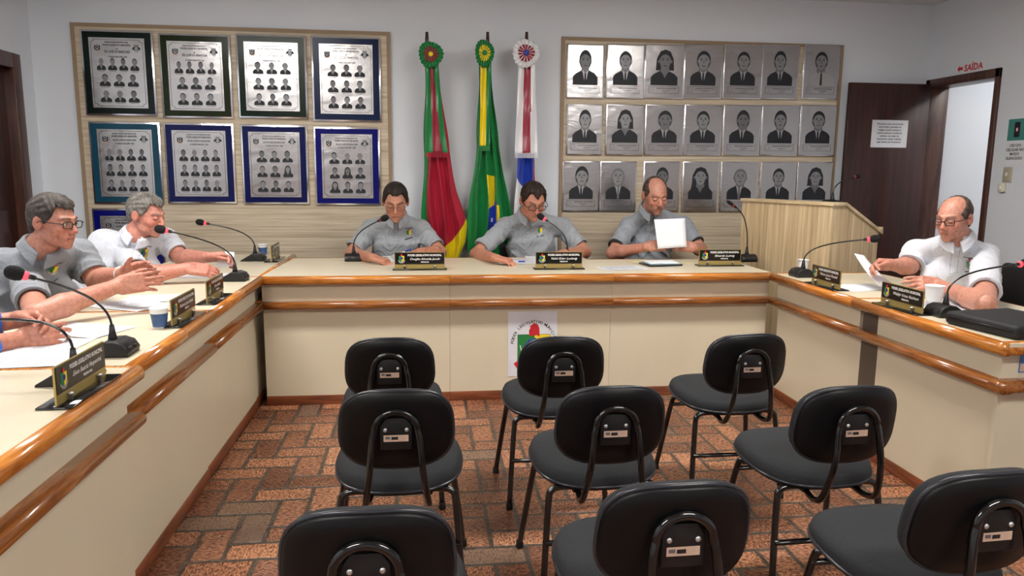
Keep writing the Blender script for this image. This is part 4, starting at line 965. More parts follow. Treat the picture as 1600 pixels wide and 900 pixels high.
# ------------------------------------------------------------------ people: bodies grown from one smooth field each
VX = .0032
def nrm(v): v = np.asarray(v, float); return v/np.linalg.norm(v)
class Field:
    def __init__(s): s.p = []
    def _a(s, ev, c, r, k, op): s.p.append((ev, np.array(c, float), float(r), k, op)); return s
    def cone(s, a, b, ra, rb, k=.01, op='u'):
        a = np.array(a, float); b = np.array(b, float); ab = b-a; L2 = max(ab@ab, 1e-9)
        def ev(P):
            t = np.clip((P-a)@ab/L2, 0, 1); return np.linalg.norm(P-a-t[:, None]*ab, axis=1)-(ra+(rb-ra)*t)
        return s._a(ev, (a+b)/2, np.sqrt(L2)/2+max(ra, rb), k, op)
    def cut(s, a, b, ra, rb, k=.01, op='u'):
        """cone with a flat end at b"""
        a = np.array(a, float); b = np.array(b, float); ab = b-a; L = np.sqrt(ab@ab); n = ab/L
        def ev(P):
            h = (P-a)@n; t = np.clip(h/L, 0, 1.3); return np.maximum(np.linalg.norm(P-a-np.clip(h, 0, L*1.3)[:, None]*n, axis=1)-(ra+(rb-ra)*t), h-L)
        return s._a(ev, (a+b)/2, L/2+max(ra, rb)*1.2, k, op)
    def ell(s, c, r, ax=None, k=.01, op='u'):
        c = np.array(c, float); r = np.array(r, float); A = np.eye(3) if ax is None else np.array(ax, float)
        def ev(P):
            q = (P-c)@A.T; k0 = np.linalg.norm(q/r, axis=1); k1 = np.linalg.norm(q/(r*r), axis=1)+1e-9; return k0*(k0-1)/k1
        return s._a(ev, c, r.max(), k, op)
    def box(s, c, h, rr, ax, k=.01, op='u'):
        c = np.array(c, float); h = np.array(h, float); A = np.array(ax, float)
        def ev(P):
            q = np.abs((P-c)@A.T)-h; return np.linalg.norm(np.maximum(q, 0), axis=1)+np.minimum(q.max(1), 0)-rr
        return s._a(ev, c, np.linalg.norm(h)+rr, k, op)
    def half(s, c, n, k=.004):
        """keep the side the normal points away from"""
        c = np.array(c, float); n = nrm(n); return s._a(lambda P: (P-c)@n, c, 1e9, k, 'i')
    def ev(s, P, near=None):
        d = np.full(len(P), 1.0)
        for f, c, r, k, op in (s.p if near is None else near):
            v = f(P)
            if op == 'u':
                h = np.clip(.5+.5*(d-v)/k, 0, 1); d = d*(1-h)+v*h-k*h*(1-h)
            else:
                if op == 's': v = -v
                h = np.clip(.5-.5*(d-v)/k, 0, 1); d = d*(1-h)+v*h+k*h*(1-h)
        return d
    def mesh(s, vx, disp=None, N=12):
        lo = np.min([c-r for f, c, r, k, op in s.p if op == 'u' and r < 1e3], 0)-.02
        hi = np.max([c+r for f, c, r, k, op in s.p if op == 'u' and r < 1e3], 0)+.02
        nb = np.ceil((hi-lo)/(vx*N)).astype(int); B = vx*N; br = B*.87
        g = np.stack(np.meshgrid(*[np.arange(n) for n in nb], indexing='ij'), -1).reshape(-1, 3)
        cen = lo+(g+.5)*B
        dc = s.ev(cen); g = g[np.abs(dc) < br*1.9+.012]
        base = np.stack(np.meshgrid(*[np.arange(N+1)]*3, indexing='ij'), -1).reshape(-1, 3)
        S_ = 4096; keys = []; vpos = []; quads = []
        corner = [(i, j, k) for i in (0, 1) for j in (0, 1) for k in (0, 1)]
        edges = [(a, b) for a in range(8) for b in range(a+1, 8) if sum(x != y for x, y in zip(corner[a], corner[b])) == 1]
        def key(ix): return (ix[..., 0]*S_+ix[..., 1])*S_+ix[..., 2]
        for bi in g:
            org = bi*N; P = lo+(base+org)*vx; cc = lo+(bi+.5)*B
            near = [q for q in s.p if q[2] > 1e3 or np.linalg.norm(q[1]-cc) < q[2]+br+q[3]*2+.02]
            if not near: continue
            d = s.ev(P, near)
            if disp is not None: d = d+disp(P)
            D = d.reshape(N+1, N+1, N+1); I = D < 0
            if I.all() or not I.any(): continue
            cs = np.stack([D[i:N+i, j:N+j, k:N+k] for i, j, k in corner], -1); ins = cs < 0
            act = ins.any(-1) & ~ins.all(-1); idx = np.argwhere(act); v = cs[act]
            acc = np.zeros((len(idx), 3)); cnt = np.zeros(len(idx))
            for a, b in edges:
                m_ = (v[:, a] < 0) != (v[:, b] < 0); t = np.where(m_, v[:, a]/(v[:, a]-v[:, b]+1e-12), 0)
                pa = np.array(corner[a], float); pb = np.array(corner[b], float)
                acc += np.where(m_[:, None], pa+t[:, None]*(pb-pa), 0); cnt += m_
            keys.append(key(idx+org)); vpos.append(lo+(idx+org+acc/cnt[:, None])*vx)
            for ax, (u, w_) in enumerate(((1, 2), (2, 0), (0, 1))):
                sl0 = [slice(0, N)]*3; sl1 = [slice(0, N)]*3; sl1[ax] = slice(1, N+1)
                a = I[tuple(sl0)]; b = I[tuple(sl1)]; e = np.argwhere(a != b); 
                if not len(e): continue
                flip = a[tuple(e.T)]; e = e+org; du = np.zeros(3, int); du[u] = 1; dw = np.zeros(3, int); dw[w_] = 1
                q = np.stack([key(e-du-dw), key(e-dw), key(e), key(e-du)], 1)
                q = np.where(flip[:, None], q, q[:, ::-1]); quads.append(q)
        K = np.concatenate(keys); V = np.concatenate(vpos); Q = np.concatenate(quads)
        o = np.argsort(K); K = K[o]; V = V[o]
        ix = np.searchsorted(K, Q); ix = np.clip(ix, 0, len(K)-1); ok = (K[ix] == Q).all(1)
        return V, ix[ok]
def field_obj(name, F, parent, off, mat, col, vx=VX, disp=None, smooth=1):
    V, Q = F.mesh(vx, disp)
    for _ in range(smooth):      # one gentle relaxation
        acc = np.zeros_like(V); cnt = np.zeros(len(V))
        for a, b in ((0, 1), (1, 2), (2, 3), (3, 0)):
            np.add.at(acc, Q[:, a], V[Q[:, b]]); np.add.at(cnt, Q[:, a], 1); np.add.at(acc, Q[:, b], V[Q[:, a]]); np.add.at(cnt, Q[:, b], 1)
        V = V*.5+.5*acc/np.maximum(cnt, 1)[:, None]
    me = bpy.data.meshes.new(name); me.vertices.add(len(V)); me.vertices.foreach_set('co', (V-off).ravel())
    me.loops.add(len(Q)*4); me.loops.foreach_set('vertex_index', Q.ravel().astype(np.int32))
    me.polygons.add(len(Q)); me.polygons.foreach_set('loop_start', np.arange(0, len(Q)*4, 4, dtype=np.int32))
    me.polygons.foreach_set('use_smooth', np.ones(len(Q), bool)); me.update(calc_edges=True); me.validate()
    if col is not None:
        C = col(V) if callable(col) else np.tile(np.array(sL(col)), (len(V), 1))
        at = me.color_attributes.new('col', 'FLOAT_COLOR', 'POINT')
        at.data.foreach_set('color', np.concatenate([C, np.ones((len(C), 1))], 1).astype(np.float32).ravel())
    me.materials.append(M[mat]); o = bpy.data.objects.new(name, me); COL.objects.link(o); o.parent = parent
    return o
def hand(F, W, f, n, tdir, curl=(.5, .7, .5), thumb=(.6, .3), spread=.06, s=1.0, nails=None, curls=None):
    """W wrist, f towards the fingers, n out of the back of the hand, tdir the thumb's side"""
    W = np.array(W, float); f = nrm(f); n = np.array(n, float); n = nrm(n-f*(n@f)); t = nrm(np.cross(f, n)); t = t if t@np.array(tdir) > 0 else -t
    F.box(W+f*.048*s, (.040*s, .030*s, .004*s), .0115*s, (f, t, n), .012)
    F.ell(W+(f*.035+t*.024-n*.008)*s, (.032*s, .017*s, .015*s), (f, t, n), .01)
    F.cone(W-f*.02*s+t*.008*s, W+f*.02*s+t*.012*s, .0185*s, .017*s, .014).cone(W-f*.02*s-t*.008*s, W+f*.02*s-t*.014*s, .0185*s, .016*s, .014)
    offs = (.0295, .0100, -.0098, -.0280); bs = (.086, .091, .087, .078)
    Ls = ((.040, .025, .020), (.045, .029, .021), (.042, .027, .020), (.033, .020, .018)); R_ = ((.0093, .0084, .0078, .0066),)*3+((.0083, .0075, .007, .006),)
    for i in range(4):
        c = curl if curls is None else curls[i]
        p = W+(f*bs[i]+t*offs[i])*s; an = 0; sp = spread*(1.5-i)
        for j in range(3):
            an += c[j]; d = nrm(f*math.cos(an)-n*math.sin(an)+t*sp)
            q = p+d*Ls[i][j]*s; F.cone(p, q, R_[i][j]*s, R_[i][j+1]*s, .0035 if j else .009); p = q
        if nails is not None: nails.append((p-d*.002*s+(f*math.sin(an)+n*math.cos(an))*.0065*s, .0052*s))
    out, tc = thumb
    p = W+(f*.022+t*.026-n*.010)*s; d = nrm(f*math.cos(out)+t*math.sin(out)-n*.30); q = p+d*.040*s; F.cone(p, q, .0145*s, .0115*s, .012)
    d2_ = nrm(f*math.cos(out-tc)+t*math.sin(out-tc)-n*.32); p = q; q = p+d2_*.031*s; F.cone(p, q, .0108*s, .0098*s, .005)
    d3 = nrm(f*math.cos(out-tc*1.9)+t*math.sin(out-tc*1.9)-n*.25); p = q; q = p+d3*.025*s; F.cone(p, q, .0098*s, .008*s, .004)
    if nails is not None: nails.append((q+n*.007*s, .006*s))
def arm(F, sh, el, wr, ru=.053, re=.044, rw=.029):
    F.cone(sh, el, ru*1.08, re, .02); sh, el, wr = [np.array(q, float) for q in (sh, el, wr)]
    mid = el+(wr-el)*.3; F.cone(el, mid, re, re*1.06, .015); F.cone(mid, wr, re*1.04, rw, .015)
def person(label, head, hd, up, neck, shs, els, wrs, hands_, shirt, skin, hair, hips, hem=(.62, .62), hs=1.0, spect=None, black_trim=False, cur=1.0, badge=True, seat_dir=None, smooth_hair=False, look=0, brow=None, stub=0, legs=True, watch=None, bw=1.0, long=False):
    head = np.array(head, float); f = nrm(hd); u = np.array(up, float); u = nrm(u-f*(u@f)); r = np.cross(f, u)      # r: the person's right
    neck = np.array(neck, float); shs = [np.array(q, float) for q in shs]; els = [np.array(q, float) for q in els]; wrs = [np.array(q, float) for q in wrs]; hips = np.array(hips, float)
    off = np.array([hips[0], hips[1], 0.0]); t = thing('person', label, 'person', off)
    A = np.array([r, f, u]); H_ = lambda x, y, z: head+(r*x+f*y+u*z)*hs
    B = Field(); nails = []
    # head
    B.ell(H_(0, -.018, .030), np.array((.074, .094, .083))*hs, A, .01).ell(H_(0, .022, -.012), np.array((.064, .070, .085))*hs, A, .02)
    B.ell(H_(0, .030, -.068), np.array((.055, .055, .042))*hs, A, .02).ell(H_(0, .073, -.098), np.array((.024, .018, .018))*hs, A, .02)
    for s in (-1, 1):
        B.ell(H_(s*.040, .058, -.028), np.array((.020, .022, .020))*hs, A, .02).cone(H_(s*.012, .090, .026), H_(s*.046, .074, .026), .008*hs, .007*hs, .012)
        B.cone(H_(s*.040, .0, -.065), H_(s*.044, .03, -.075), .016*hs, .014*hs, .02)
    for s in (-1, 1): B.ell(H_(s*.031, .101, .004), np.array((.018, .016, .0125))*hs, A, .010, 's')
    for s in (-1, 1): B.ell(H_(s*.031, .0775, .003), np.array((.0145, .0135, .0125))*hs, A, .003)
    B.cone(H_(0, .086, .018), H_(0, .108, -.026), .0075*hs, .0115*hs, .009).ell(H_(0, .108, -.030), np.array((.0115, .0115, .0095))*hs, A, .006)
    for s in (-1, 1): B.ell(H_(s*.0135, .098, -.034), np.array((.0085, .0105, .008))*hs, A, .005)
    for s in (-1, 1):
        B.cone(H_(s*.0185, .1005, -.034), H_(s*.033, .083, -.066), .0030*hs, .0018*hs, .007, 's')      # smile folds
        B.cone(H_(s*.020, .0935, -.0125), H_(s*.040, .0845, -.0110), .0022*hs, .0014*hs, .006, 's')    # under the eye
        B.cone(H_(s*.018, .0935, .0105), H_(s*.043, .0840, .0085), .0020*hs, .0014*hs, .004, 's')      # lid crease
        B.cone(H_(s*.045, .062, -.050), H_(s*.040, .062, -.085), .0020*hs, .0015*hs, .008, 's')
    for zz, ww in ((.047, .032), (.058, .028), (.068, .024)): B.cone(H_(-ww, .0845-(zz-.047)*.35, zz), H_(ww, .0845-(zz-.047)*.35, zz), .0016*hs, .0016*hs, .005, 's')
    B.ell(H_(0, .075, -.062), np.array((.032, .018, .024))*hs, A, .015)
    B.cone(H_(-.019, .0885, -.0590), H_(.019, .0885, -.0590), .0036*hs, .0036*hs, .006).cone(H_(-.016, .0880, -.0685), H_(.016, .0880, -.0685), .0044*hs, .0044*hs, .006)
    for s in (-1, 1): B.cone(H_(0, .0950, -.0625), H_(s*.025, .0915, -.0672), .0022*hs, .0020*hs, .003, 's')
    for s in (-1, 1):
        B.ell(H_(s*.079, -.012, -.004), np.array((.010, .020, .033))*hs, np.array([nrm(r+f*.35*s), nrm(f-r*.35*s), u]), .005)
        B.ell(H_(s*.089, -.006, .002), np.array((.006, .010, .018))*hs, A, .004, 's')
    # neck, torso, arms
    B.cone(H_(0, -.030, -.060), neck, .054*hs, .058, .02)
    mid = (shs[0]+shs[1])/2; chest = mid*.6+hips*.4; sr = nrm(shs[0]-shs[1]); tu = nrm(neck-hips); tf = nrm(np.cross(tu, sr))
    if tf@np.array(hd) < 0: tf = -tf
    B.cone(neck, mid-tu*.02, .060, .075, .03).cone(shs[0], shs[1], .048, .048, .04).ell(chest, (.135, .088, .20), (sr, tf, tu), .05).ell(hips*.8+mid*.2, (.12, .09, .14), (sr, tf, tu), .05)
    for i in range(2):
        if els[i] is None: continue
        arm(B, shs[i], els[i], wrs[i]); h = hands_[i]
        hand(B, wrs[i], h['f'], h['n'], h['t'], h.get('curl', (.5, .7, .5)), h.get('thumb', (.6, .3)), h.get('spread', .06), h.get('s', 1.0), nails, h.get('curls'))
    sk = np.array(sL(skin))*np.array([.87, .79, .77]); lipc = sk*np.array([.88, .66, .64]); red = sk*np.array([1.06, .80, .76]); bc = np.array(sL(brow or hair['rgb']))
    def bodycol(P):
        q = (P-head)@A.T/hs; x, y, z = np.abs(q[:, 0]), q[:, 1], q[:, 2]
        C = np.tile(sk, (len(P), 1)); g = lambda d, w_: np.exp(-(d/w_)**2)[:, None]
        C = C+(red-C)*.7*g(np.hypot(x-.045, z+.030)*1.0+np.maximum(0, .03-y)*4, .026)
        C = C+(red-C)*.8*g(np.sqrt(x**2+(y-.112)**2+(z+.030)**2), .018)
        C = C+(red-C)*.6*g(np.sqrt((x-.083)**2+(y+.012)**2+z**2), .03)
        if stub: C = C+(sk*.62+np.array(sL((120, 116, 112)))*.2-C)*stub*g(np.maximum(0, z+.045)*2.2+np.maximum(0, .02-y)*2+np.maximum(0, -.16-z), .03)
        m_ = (y > .080) & (x < .024) & (np.abs(z+.0635+x*.15) < .0085-.16*np.maximum(0, x-.006)); C[m_] = C[m_]*.4+lipc*.6
        m_ = (y > .08) & (x < .022) & (np.abs(z+.0625+x*.18) < .0015); C[m_] = lipc*.45
        m_ = (y > .066) & (x > .012) & (x < .050) & (np.abs(z-(.0275+.10*(x-.012)-.004*((x-.03)/.02)**2)) < .0055); C[m_] = C[m_]*.3+bc*.7
        eye = (y > .070) & (np.hypot((x-.031)/1.55, z-.0005) < .0062)
        if look:
            C[eye] = np.array((.62, .58, .55)); m_ = (y > .07) & (np.hypot(x-.031, z-.001) < .0048); C[m_] = np.array((.03, .02, .015))
            m_ = (y > .068) & (x > .019) & (x < .044) & (np.abs(z-(.0072-((x-.031)/.013)**2*.004)) < .0016); C[m_] = sk*.25
        else:
            m_ = (y > .068) & (x > .018) & (x < .045) & (np.abs(z-(-.0045+((x-.031)/.014)**2*.0035)) < .0019); C[m_] = sk*.16
        for c_, rr in nails:
            m_ = np.linalg.norm(P-c_, axis=1) < rr; C[m_] = C[m_]*.4+np.array(sL((232, 190, 176)))*.6
        q2 = np.min([np.linalg.norm(P-wrs[i], axis=1) for i in range(2)], 0); C = C+(red-C)*.35*np.exp(-((q2-.10)/.05)**2)[:, None]
        return np.clip(C, 0, 1)
    field_obj('body', B, t, off, 'skin', bodycol, VX)
    # polo shirt
    Sf = Field(); wd = bw
    Sf.cone(shs[0], shs[1], .061, .061, .05); Sf.ell(chest+tu*.03, (.178*wd, .118*wd, .20), (sr, tf, tu), .06)
    Sf.ell(hips*.72+mid*.28+tf*.025, (.165*wd, .135*wd, .17), (sr, tf, tu), .07).ell(hips+tf*.01, (.175*wd, .135*wd, .14), (sr, tf, tu), .07)
    Sf.cone(neck+tu*.002, mid, .070, .09, .05)
    for i in range(2): Sf.cone(neck-tu*.012, shs[i]+tu*.006, .052, .052, .03)
    for s in (-1, 1): Sf.ell(chest+tu*.09+sr*s*.075+tf*.06, (.075, .05, .065), (sr, tf, tu), .05)
    for i in range(2):
        e = shs[i]+(els[i]-shs[i])*hem[i]; Sf.cut(shs[i]-tu*.004, e, .067, .067, .03)
    for i in range(2):
        if long:
            e2 = els[i]+(wrs[i]-els[i])*.84; Sf.cone(shs[i], els[i], .064, .058, .02); Sf.cut(els[i], e2, .058, .043, .02); d2_ = nrm(wrs[i]-els[i]); Sf.cone(e2-d2_*.02, e2+d2_*.05, .034, .042, .003, 's'); continue
        e = shs[i]+(els[i]-shs[i])*hem[i]; dd = nrm(els[i]-shs[i]); Sf.cone(e-dd*.04, e+dd*.05, .046, .062, .003, 's')
    Sf.cone(neck-tu*.004, neck+tu*.09+nrm(head-neck)*.05, .0615, .075, .004, 's')
    vtop = neck+tf*.062+tu*.015; vbot = neck+tf*.085-tu*.058
    Sf.cone(vtop, vbot, .026, .004, .004, 's')
    Sf.half(hips-tu*.10, -tu)
    rg = random.Random(len(label)); ph = [rg.uniform(0, 6) for _ in range(8)]
    def wr_(P):
        a = P@sr; b = P@tu; c = P@tf
        rd = lambda q: 1-np.abs(np.sin(q))*1.6
        m1 = .5+.5*np.sin(a*13+b*9+ph[6]); m2 = .5+.5*np.sin(a*9-b*15+ph[7])
        d_ = -.0044*m1*rd(b*24+a*13+ph[0]+1.8*np.sin(a*9+ph[1]))-.0040*m2*rd(a*30-b*16+c*12+ph[2]+1.5*np.sin(b*12))+.0016*np.sin(c*60-b*45+ph[3])
        low = np.clip((neck@tu-.06-b)/.12, .15, 1.25)
        fold = np.zeros(len(P))
        for i in range(2):
            q = P-els[i]; ax = nrm(els[i]-shs[i]); h = (P-shs[i])@ax
            w0 = np.exp(-((h-.07)/.055)**2)*np.exp(-(np.linalg.norm(P-shs[i]-h[:, None]*ax, axis=1)/.14)**2)
            fold -= w0*.0050*(1-np.abs(np.sin(h*48+(P@tf)*30+ph[4+i]))*1.6)
        return (d_*low*1.5+fold*1.3)*cur
    sc = np.array(sL(shirt)); trimc = np.array((.012, .013, .016))
    def shirtcol(P):
        C = np.tile(sc, (len(P), 1)); x = (P-neck)@sr; z = (P-neck)@tu; y = (P-neck)@tf
        m_ = (y > 0) & (np.abs(np.abs(x)-.017) < .0017) & (z < -.03) & (z > -.17); C[m_] = sc*.62
        m_ = (y > 0) & (np.abs(x) < .019) & (np.abs(z+.17) < .0017); C[m_] = sc*.62
        for i in range(2):
            ax = nrm(els[i]-shs[i]); L = np.linalg.norm(els[i]-shs[i])*hem[i]; h = (P-shs[i])@ax; rad = np.linalg.norm(P-shs[i]-h[:, None]*ax, axis=1)
            m_ = (rad < .10) & (np.abs(h-L+.020) < .0016); C[m_] = sc*.7
            if black_trim: m_ = (rad < .10) & (h > L-.014); C[m_] = trimc
            m_ = (rad < .072) & (h > L-.004); C[m_] = trimc if black_trim else sc*.8
        return C
    so = field_obj('polo_shirt', Sf, t, off, 'cloth', shirtcol, .0042, wr_)
    # collar
    cb = MB(); cd = nrm(nrm(head-neck)*.5+tu); cf = nrm(tf-cd*(tf@cd)); crr = np.cross(cf, cd)
    prof = [(.061, -.005), (.063, .024), (.068, .031), (.076, .026), (.083, .002), (.088, -.009)]
    def colf(uu, vv):
        a = math.radians(200)+math.radians(320)*(uu-.5)*-1 if False else math.radians(-168+336*uu)
        k = vv*5; i = min(4, int(k)); q = k-i; rr = prof[i][0]*(1-q)+prof[i+1][0]*q; hh = prof[i][1]*(1-q)+prof[i+1][1]*q
        ed = max(0, abs(uu-.5)*2-.72)/.28
        hh -= ed*(.010+.026*max(0, vv-.35)); rr += ed*.006*vv
        back = -math.cos(a)         # a = 0 behind the neck
        hh += .012*math.cos(a)
        v = neck+cd*(hh+.004)+(-cf*math.cos(a)+crr*math.sin(a))*rr+cf*.004+cf*(.012*ed)
        return v
    cb.grid(colf, 56, 15, lambda a, b: 'cloth'); cm = cb.build('collar', t, off=off, solid=.0032)
    at = cm.data.color_attributes.new('col', 'FLOAT_COLOR', 'POINT'); at.data.foreach_set('color', np.tile(np.append(sc*.97, 1), len(cm.data.vertices)).astype(np.float32))
    # buttons and chest badge laid on the cloth
    def surf(p, out=.0018):
        q_ = np.array(p, float); p = np.array([p], float)+tf*.12
        for _ in range(40):
            d_ = (Sf.ev(p)+wr_(p))[0]
            if d_ < .0008: break
            p = p-tf*min(max(d_*.8, .0004), .02)
        if abs(d_) > .01: return q_+tf*.06
        return p[0]+tf*out
    for zz in (-.095, -.14):
        bp = surf(neck+tu*zz); bt = MB(); bt.ball((0, 0, 0), (.0052, .0052, .002), 'offwhite', T=axes_T(bp, sr, tu, tf)); bt.build('button', t, off=off)
    if badge:
        bc_ = neck-tu*.125+sr*(-1 if sr@r > 0 else 1)*(.088 if badge is True else badge); bb = MB(); crest(bb, 0, .004, .056, 0, None, .0005)
        bb.poly([(-.026, .042), (.026, .042), (.026, .037), (-.026, .037)], -.0005, 'etchdark'); bb.poly([(-.028, -.037), (.028, -.037), (.028, -.032), (-.028, -.032)], -.0005, 'etchdark')
        lat = nrm(np.cross(tu, tf)); 
        if lat@(-r) < 0: lat = lat
        hor = nrm(np.cross(tf, tu))*-1
        nv = []
        for v in bb.v: nv.append(Vector([float(c) for c in surf(bc_+hor*v.x+tu*v.z, .0016-v.y*1.2)]))
        bb.v = nv; bb.build('chest_badge', t, off=off)
    # hair
    st = hair['style']; Hf = Field(); hsn = hair.get('thick', .012)*.7
    Hf.ell(H_(0, -.018, .034), (np.array((.074, .094, .083))+hsn)*hs, A, .01)
    if st in ('full', 'short'): Hf.ell(H_(0, .012, .062), np.array((.066+hsn*.5, .066+hsn*.3, .050+hsn))*hs, A, .02)
    for s in (-1, 1):
        Hf.ell(H_(s*.072, .008, .006), np.array((.010, .022, .034))*hs, A, .01)
    Hf.ell(H_(0, -.075, -.030), np.array((.058, .030, .05))*hs, A, .02)
    hl = hair.get('line', .062)
    def hmask(P):
        q = (P-head)@A.T/hs; x, y, z = np.abs(q[:, 0]), q[:, 1], q[:, 2]
        # front boundary, lower boundary, temples
        side = np.clip((x-.035)/.03, 0, 1)
        lowz = np.where(y > .012, -.028+0*z, np.where(y > -.02, .018, -.062+np.clip(y+.06, -1, 0)*.2)) 
        low_ = np.interp(y, [-.12, -.05, -.028, -.018, .004, .012, .03, .045, .060], [-.070, -.070, -.040, .016, .018, -.004, .010, .038, hl])
        top_front = np.interp(x, [0, .02, .035, .048, .062, .08], [hl+hair.get('peak', 0), hl+.002, hl+.008, hl+.010, hl-.006, hl-.03])
        d1 = low_-z
        d1 = np.where(y > .045, np.maximum(top_front-z, d1-.05), d1)
        d = d1
        if st == 'ring':
            rz_ = hair.get('top', .052); cut_ = z-(rz_-np.clip(y+.02, -.05, .1)*.9-np.clip(-.05-y, 0, .1)*-.2)
            d = np.maximum(d, cut_); d = np.maximum(d, y-.042)
        return d*.6*hs
    base_ev = Hf.ev
    class HF(Field):
        pass
    Hm = HF(); Hm.p = list(Hf.p); Hm._a(lambda P: hmask(P), head, 1e9, .010, 'i')
    def hd_(P):
        q = (P-head)@A.T
        return .0016*np.sin(q[:, 0]*210+6*np.sin(q[:, 1]*38+q[:, 2]*22))*(1 if st != 'ring' else .5)+.0012*np.sin(q[:, 1]*120+q[:, 0]*78+4*np.sin(q[:, 2]*45))*(1 if st == 'full' else .35)
    hc = np.array(sL(hair['rgb'])); hc2 = np.array(sL(hair.get('rgb2', hair['rgb'])))
    def haircol(P):
        q = (P-head)@A.T; w_ = .5+.5*np.sin(q[:, 0]*160+q[:, 1]*70+5*np.sin(q[:, 2]*50)); k = np.clip(w_*.7+hair.get('side', 0)*np.clip((.045-q[:, 2])/.04, 0, 1), 0, 1)[:, None]
        return hc*(1-k)+hc2*k
    field_obj('hair', Hm, t, off, 'hair', haircol, .003, hd_)
    # spectacles
    if spect:
        g = MB(); ww, hh, tk = spect
        def GP(x, y, z): return H_(x, y, z)
        for s in (-1, 1):
            pts = [GP(s*.033+a*1.0, .104-abs(s*.033+a)*.14, .000+b) for a, b in rrect(ww, hh, hh*.38, 4)]
            g.tube(pts, tk, 'glassframe', 6, True)
            g.tube([GP(s*(.033+ww/2), .098, .006), GP(s*.072, .090, .008), GP(s*.080, .06, .007), GP(s*.084, .0, .006), GP(s*.083, -.018, -.008)], tk*.9, 'glassframe', 6)
        g.tube([GP(-.033+ww/2, .1015, .003), GP(0, .107, .006), GP(.033-ww/2, .1015, .003)], tk, 'glassframe', 6)
        go = g.build('spectacles', t, off=off)
        for s in (-1, 1):
            l = MB(); pts = [GP(s*.033+a*.98, .1045-abs(s*.033+a)*.14, b*.98) for a, b in rrect(ww, hh, hh*.38, 4)]; l.add(pts, [list(range(len(pts)))], 'lens'); l.build('lens', go, off=off)
    if watch is not None:
        i = watch; d_ = nrm(wrs[i]-els[i]); c_ = wrs[i]-d_*.035; a = nrm(np.cross(d_, (0, 0, 1))); b = np.cross(d_, a)
        MB().tube([c_+(a*math.cos(q)+b*math.sin(q))*.031 for q in [2*PI*k/20 for k in range(20)]], .0045, 'steel', 8, True, flat=1.8).build('wristwatch', t, off=off)
    # trousers and shoes
    if legs:
        sd = nrm(np.array([tf[0], tf[1], 0])); sx = nrm(np.array([sr[0], sr[1], 0])); Tf = Field(); fl = np.array([0, 0, 1.0])
        Tf.ell(hips-fl*.02, (.17, .15, .12), (sx, sd, fl), .05)
        for s in (-1, 1):
            hp_ = hips+sx*s*.09-fl*.02; kn = hips+sx*s*.13+sd*.40-fl*.02; an_ = np.array([kn[0]+sd[0]*.02, kn[1]+sd[1]*.02, .10])
            Tf.cone(hp_, kn, .085, .062, .04).cone(kn, an_, .060, .048, .02)
        field_obj('trousers', Tf, t, off, 'trouser', None, .008)
        for s in (-1, 1):
            kn = hips+sx*s*.13+sd*.42; sh = Field(); a = np.array([kn[0], kn[1], .05]); sh.cone(a-sd*.03, a+sd*.13-fl*.008, .042, .036, .02).cone(a, a+fl*.06, .04, .04, .02).half((0, 0, .004), (0, 0, -1)); field_obj('shoe', sh, t, off, 'shoe', None, .006)
    return t
def office_chair(x, y, rz, label, back=.98):
    t = thing('office_chair', label, 'chair', (x, y, 0), rz, 'office chairs behind the desks')
    MB().box((-.23, -.22, .42), (.23, .24, .49), 'bag', .03, 4).build('seat', t)
    b = MB(); b.box((-.22, -.28, .60), (.22, -.225, back), 'bag', .026, 4); b.build('backrest', t)
    MB().tube([(0, -.12, .43), (0, -.27, .43), (0, -.292, .50), (0, -.285, .70)], .016, 'black', 8).build('back_support', t)
    MB().lathe([(.028, .07), (.028, .25), (.02, .25), (.02, .42)], 'black', 14).build('column', t)
    for k in range(5):
        a = 2*PI*k/5; l = MB().tube([(0, 0, .10), (.15*math.cos(a), .15*math.sin(a), .085), (.26*math.cos(a), .26*math.sin(a), .06)], [.02, .017, .013], 'black', 8).build('leg', t)
        MB().ball((.265*math.cos(a), .265*math.sin(a), .027), .027, 'rubber').build('caster', l)
    for s in (-1, 1): MB().tube([(s*.2, .05, .44), (s*.26, .05, .46), (s*.27, .04, .64), (s*.27, .10, .66), (s*.27, -.14, .66), (s*.265, -.2, .66)], .013, 'black', 8).build('armrest', t)
    return t
Zd = HD
GREY = (160, 165, 171); WHT = (212, 215, 224)
dn = (0, 0, -1)
# --- left man of the centre desk
hd1 = nrm((.03, -1, -.42)); C1 = py(618, 315, 5.30)
person('man in grey polo and thin spectacles, left of three at the centre desk', C1, hd1, (0, 0, 1), C1+np.array([0, .085, -.108]),
       (py(579, 358, 5.50), py(658, 358, 5.50)), (py(548, 397, 5.36), py(688, 394, 5.34)), (pz(584, 403, .825), py(655, 394, 5.14)),
       [dict(f=(.80, -.35, -.22), n=(.1, -.1, 1), t=(.2, .8, 0), curl=(.45, .75, .5), thumb=(.4, .4)), dict(f=(-.75, -.55, -.25), n=(0, -.1, 1), t=(-.3, .6, 0), curl=(.5, .8, .5), thumb=(.5, .4))],
       GREY, (206, 150, 124), dict(style='short', rgb=(36, 28, 23), rgb2=(54, 43, 36), line=.072, thick=.010, side=.1), (C1[0], 5.60, .50), hem=(.80, .78), hs=1.08, spect=(.048, .030, .0013), look=0)
office_chair(float(C1[0]), 5.42, PI, 'black office chair under the left man of the centre desk', .78)
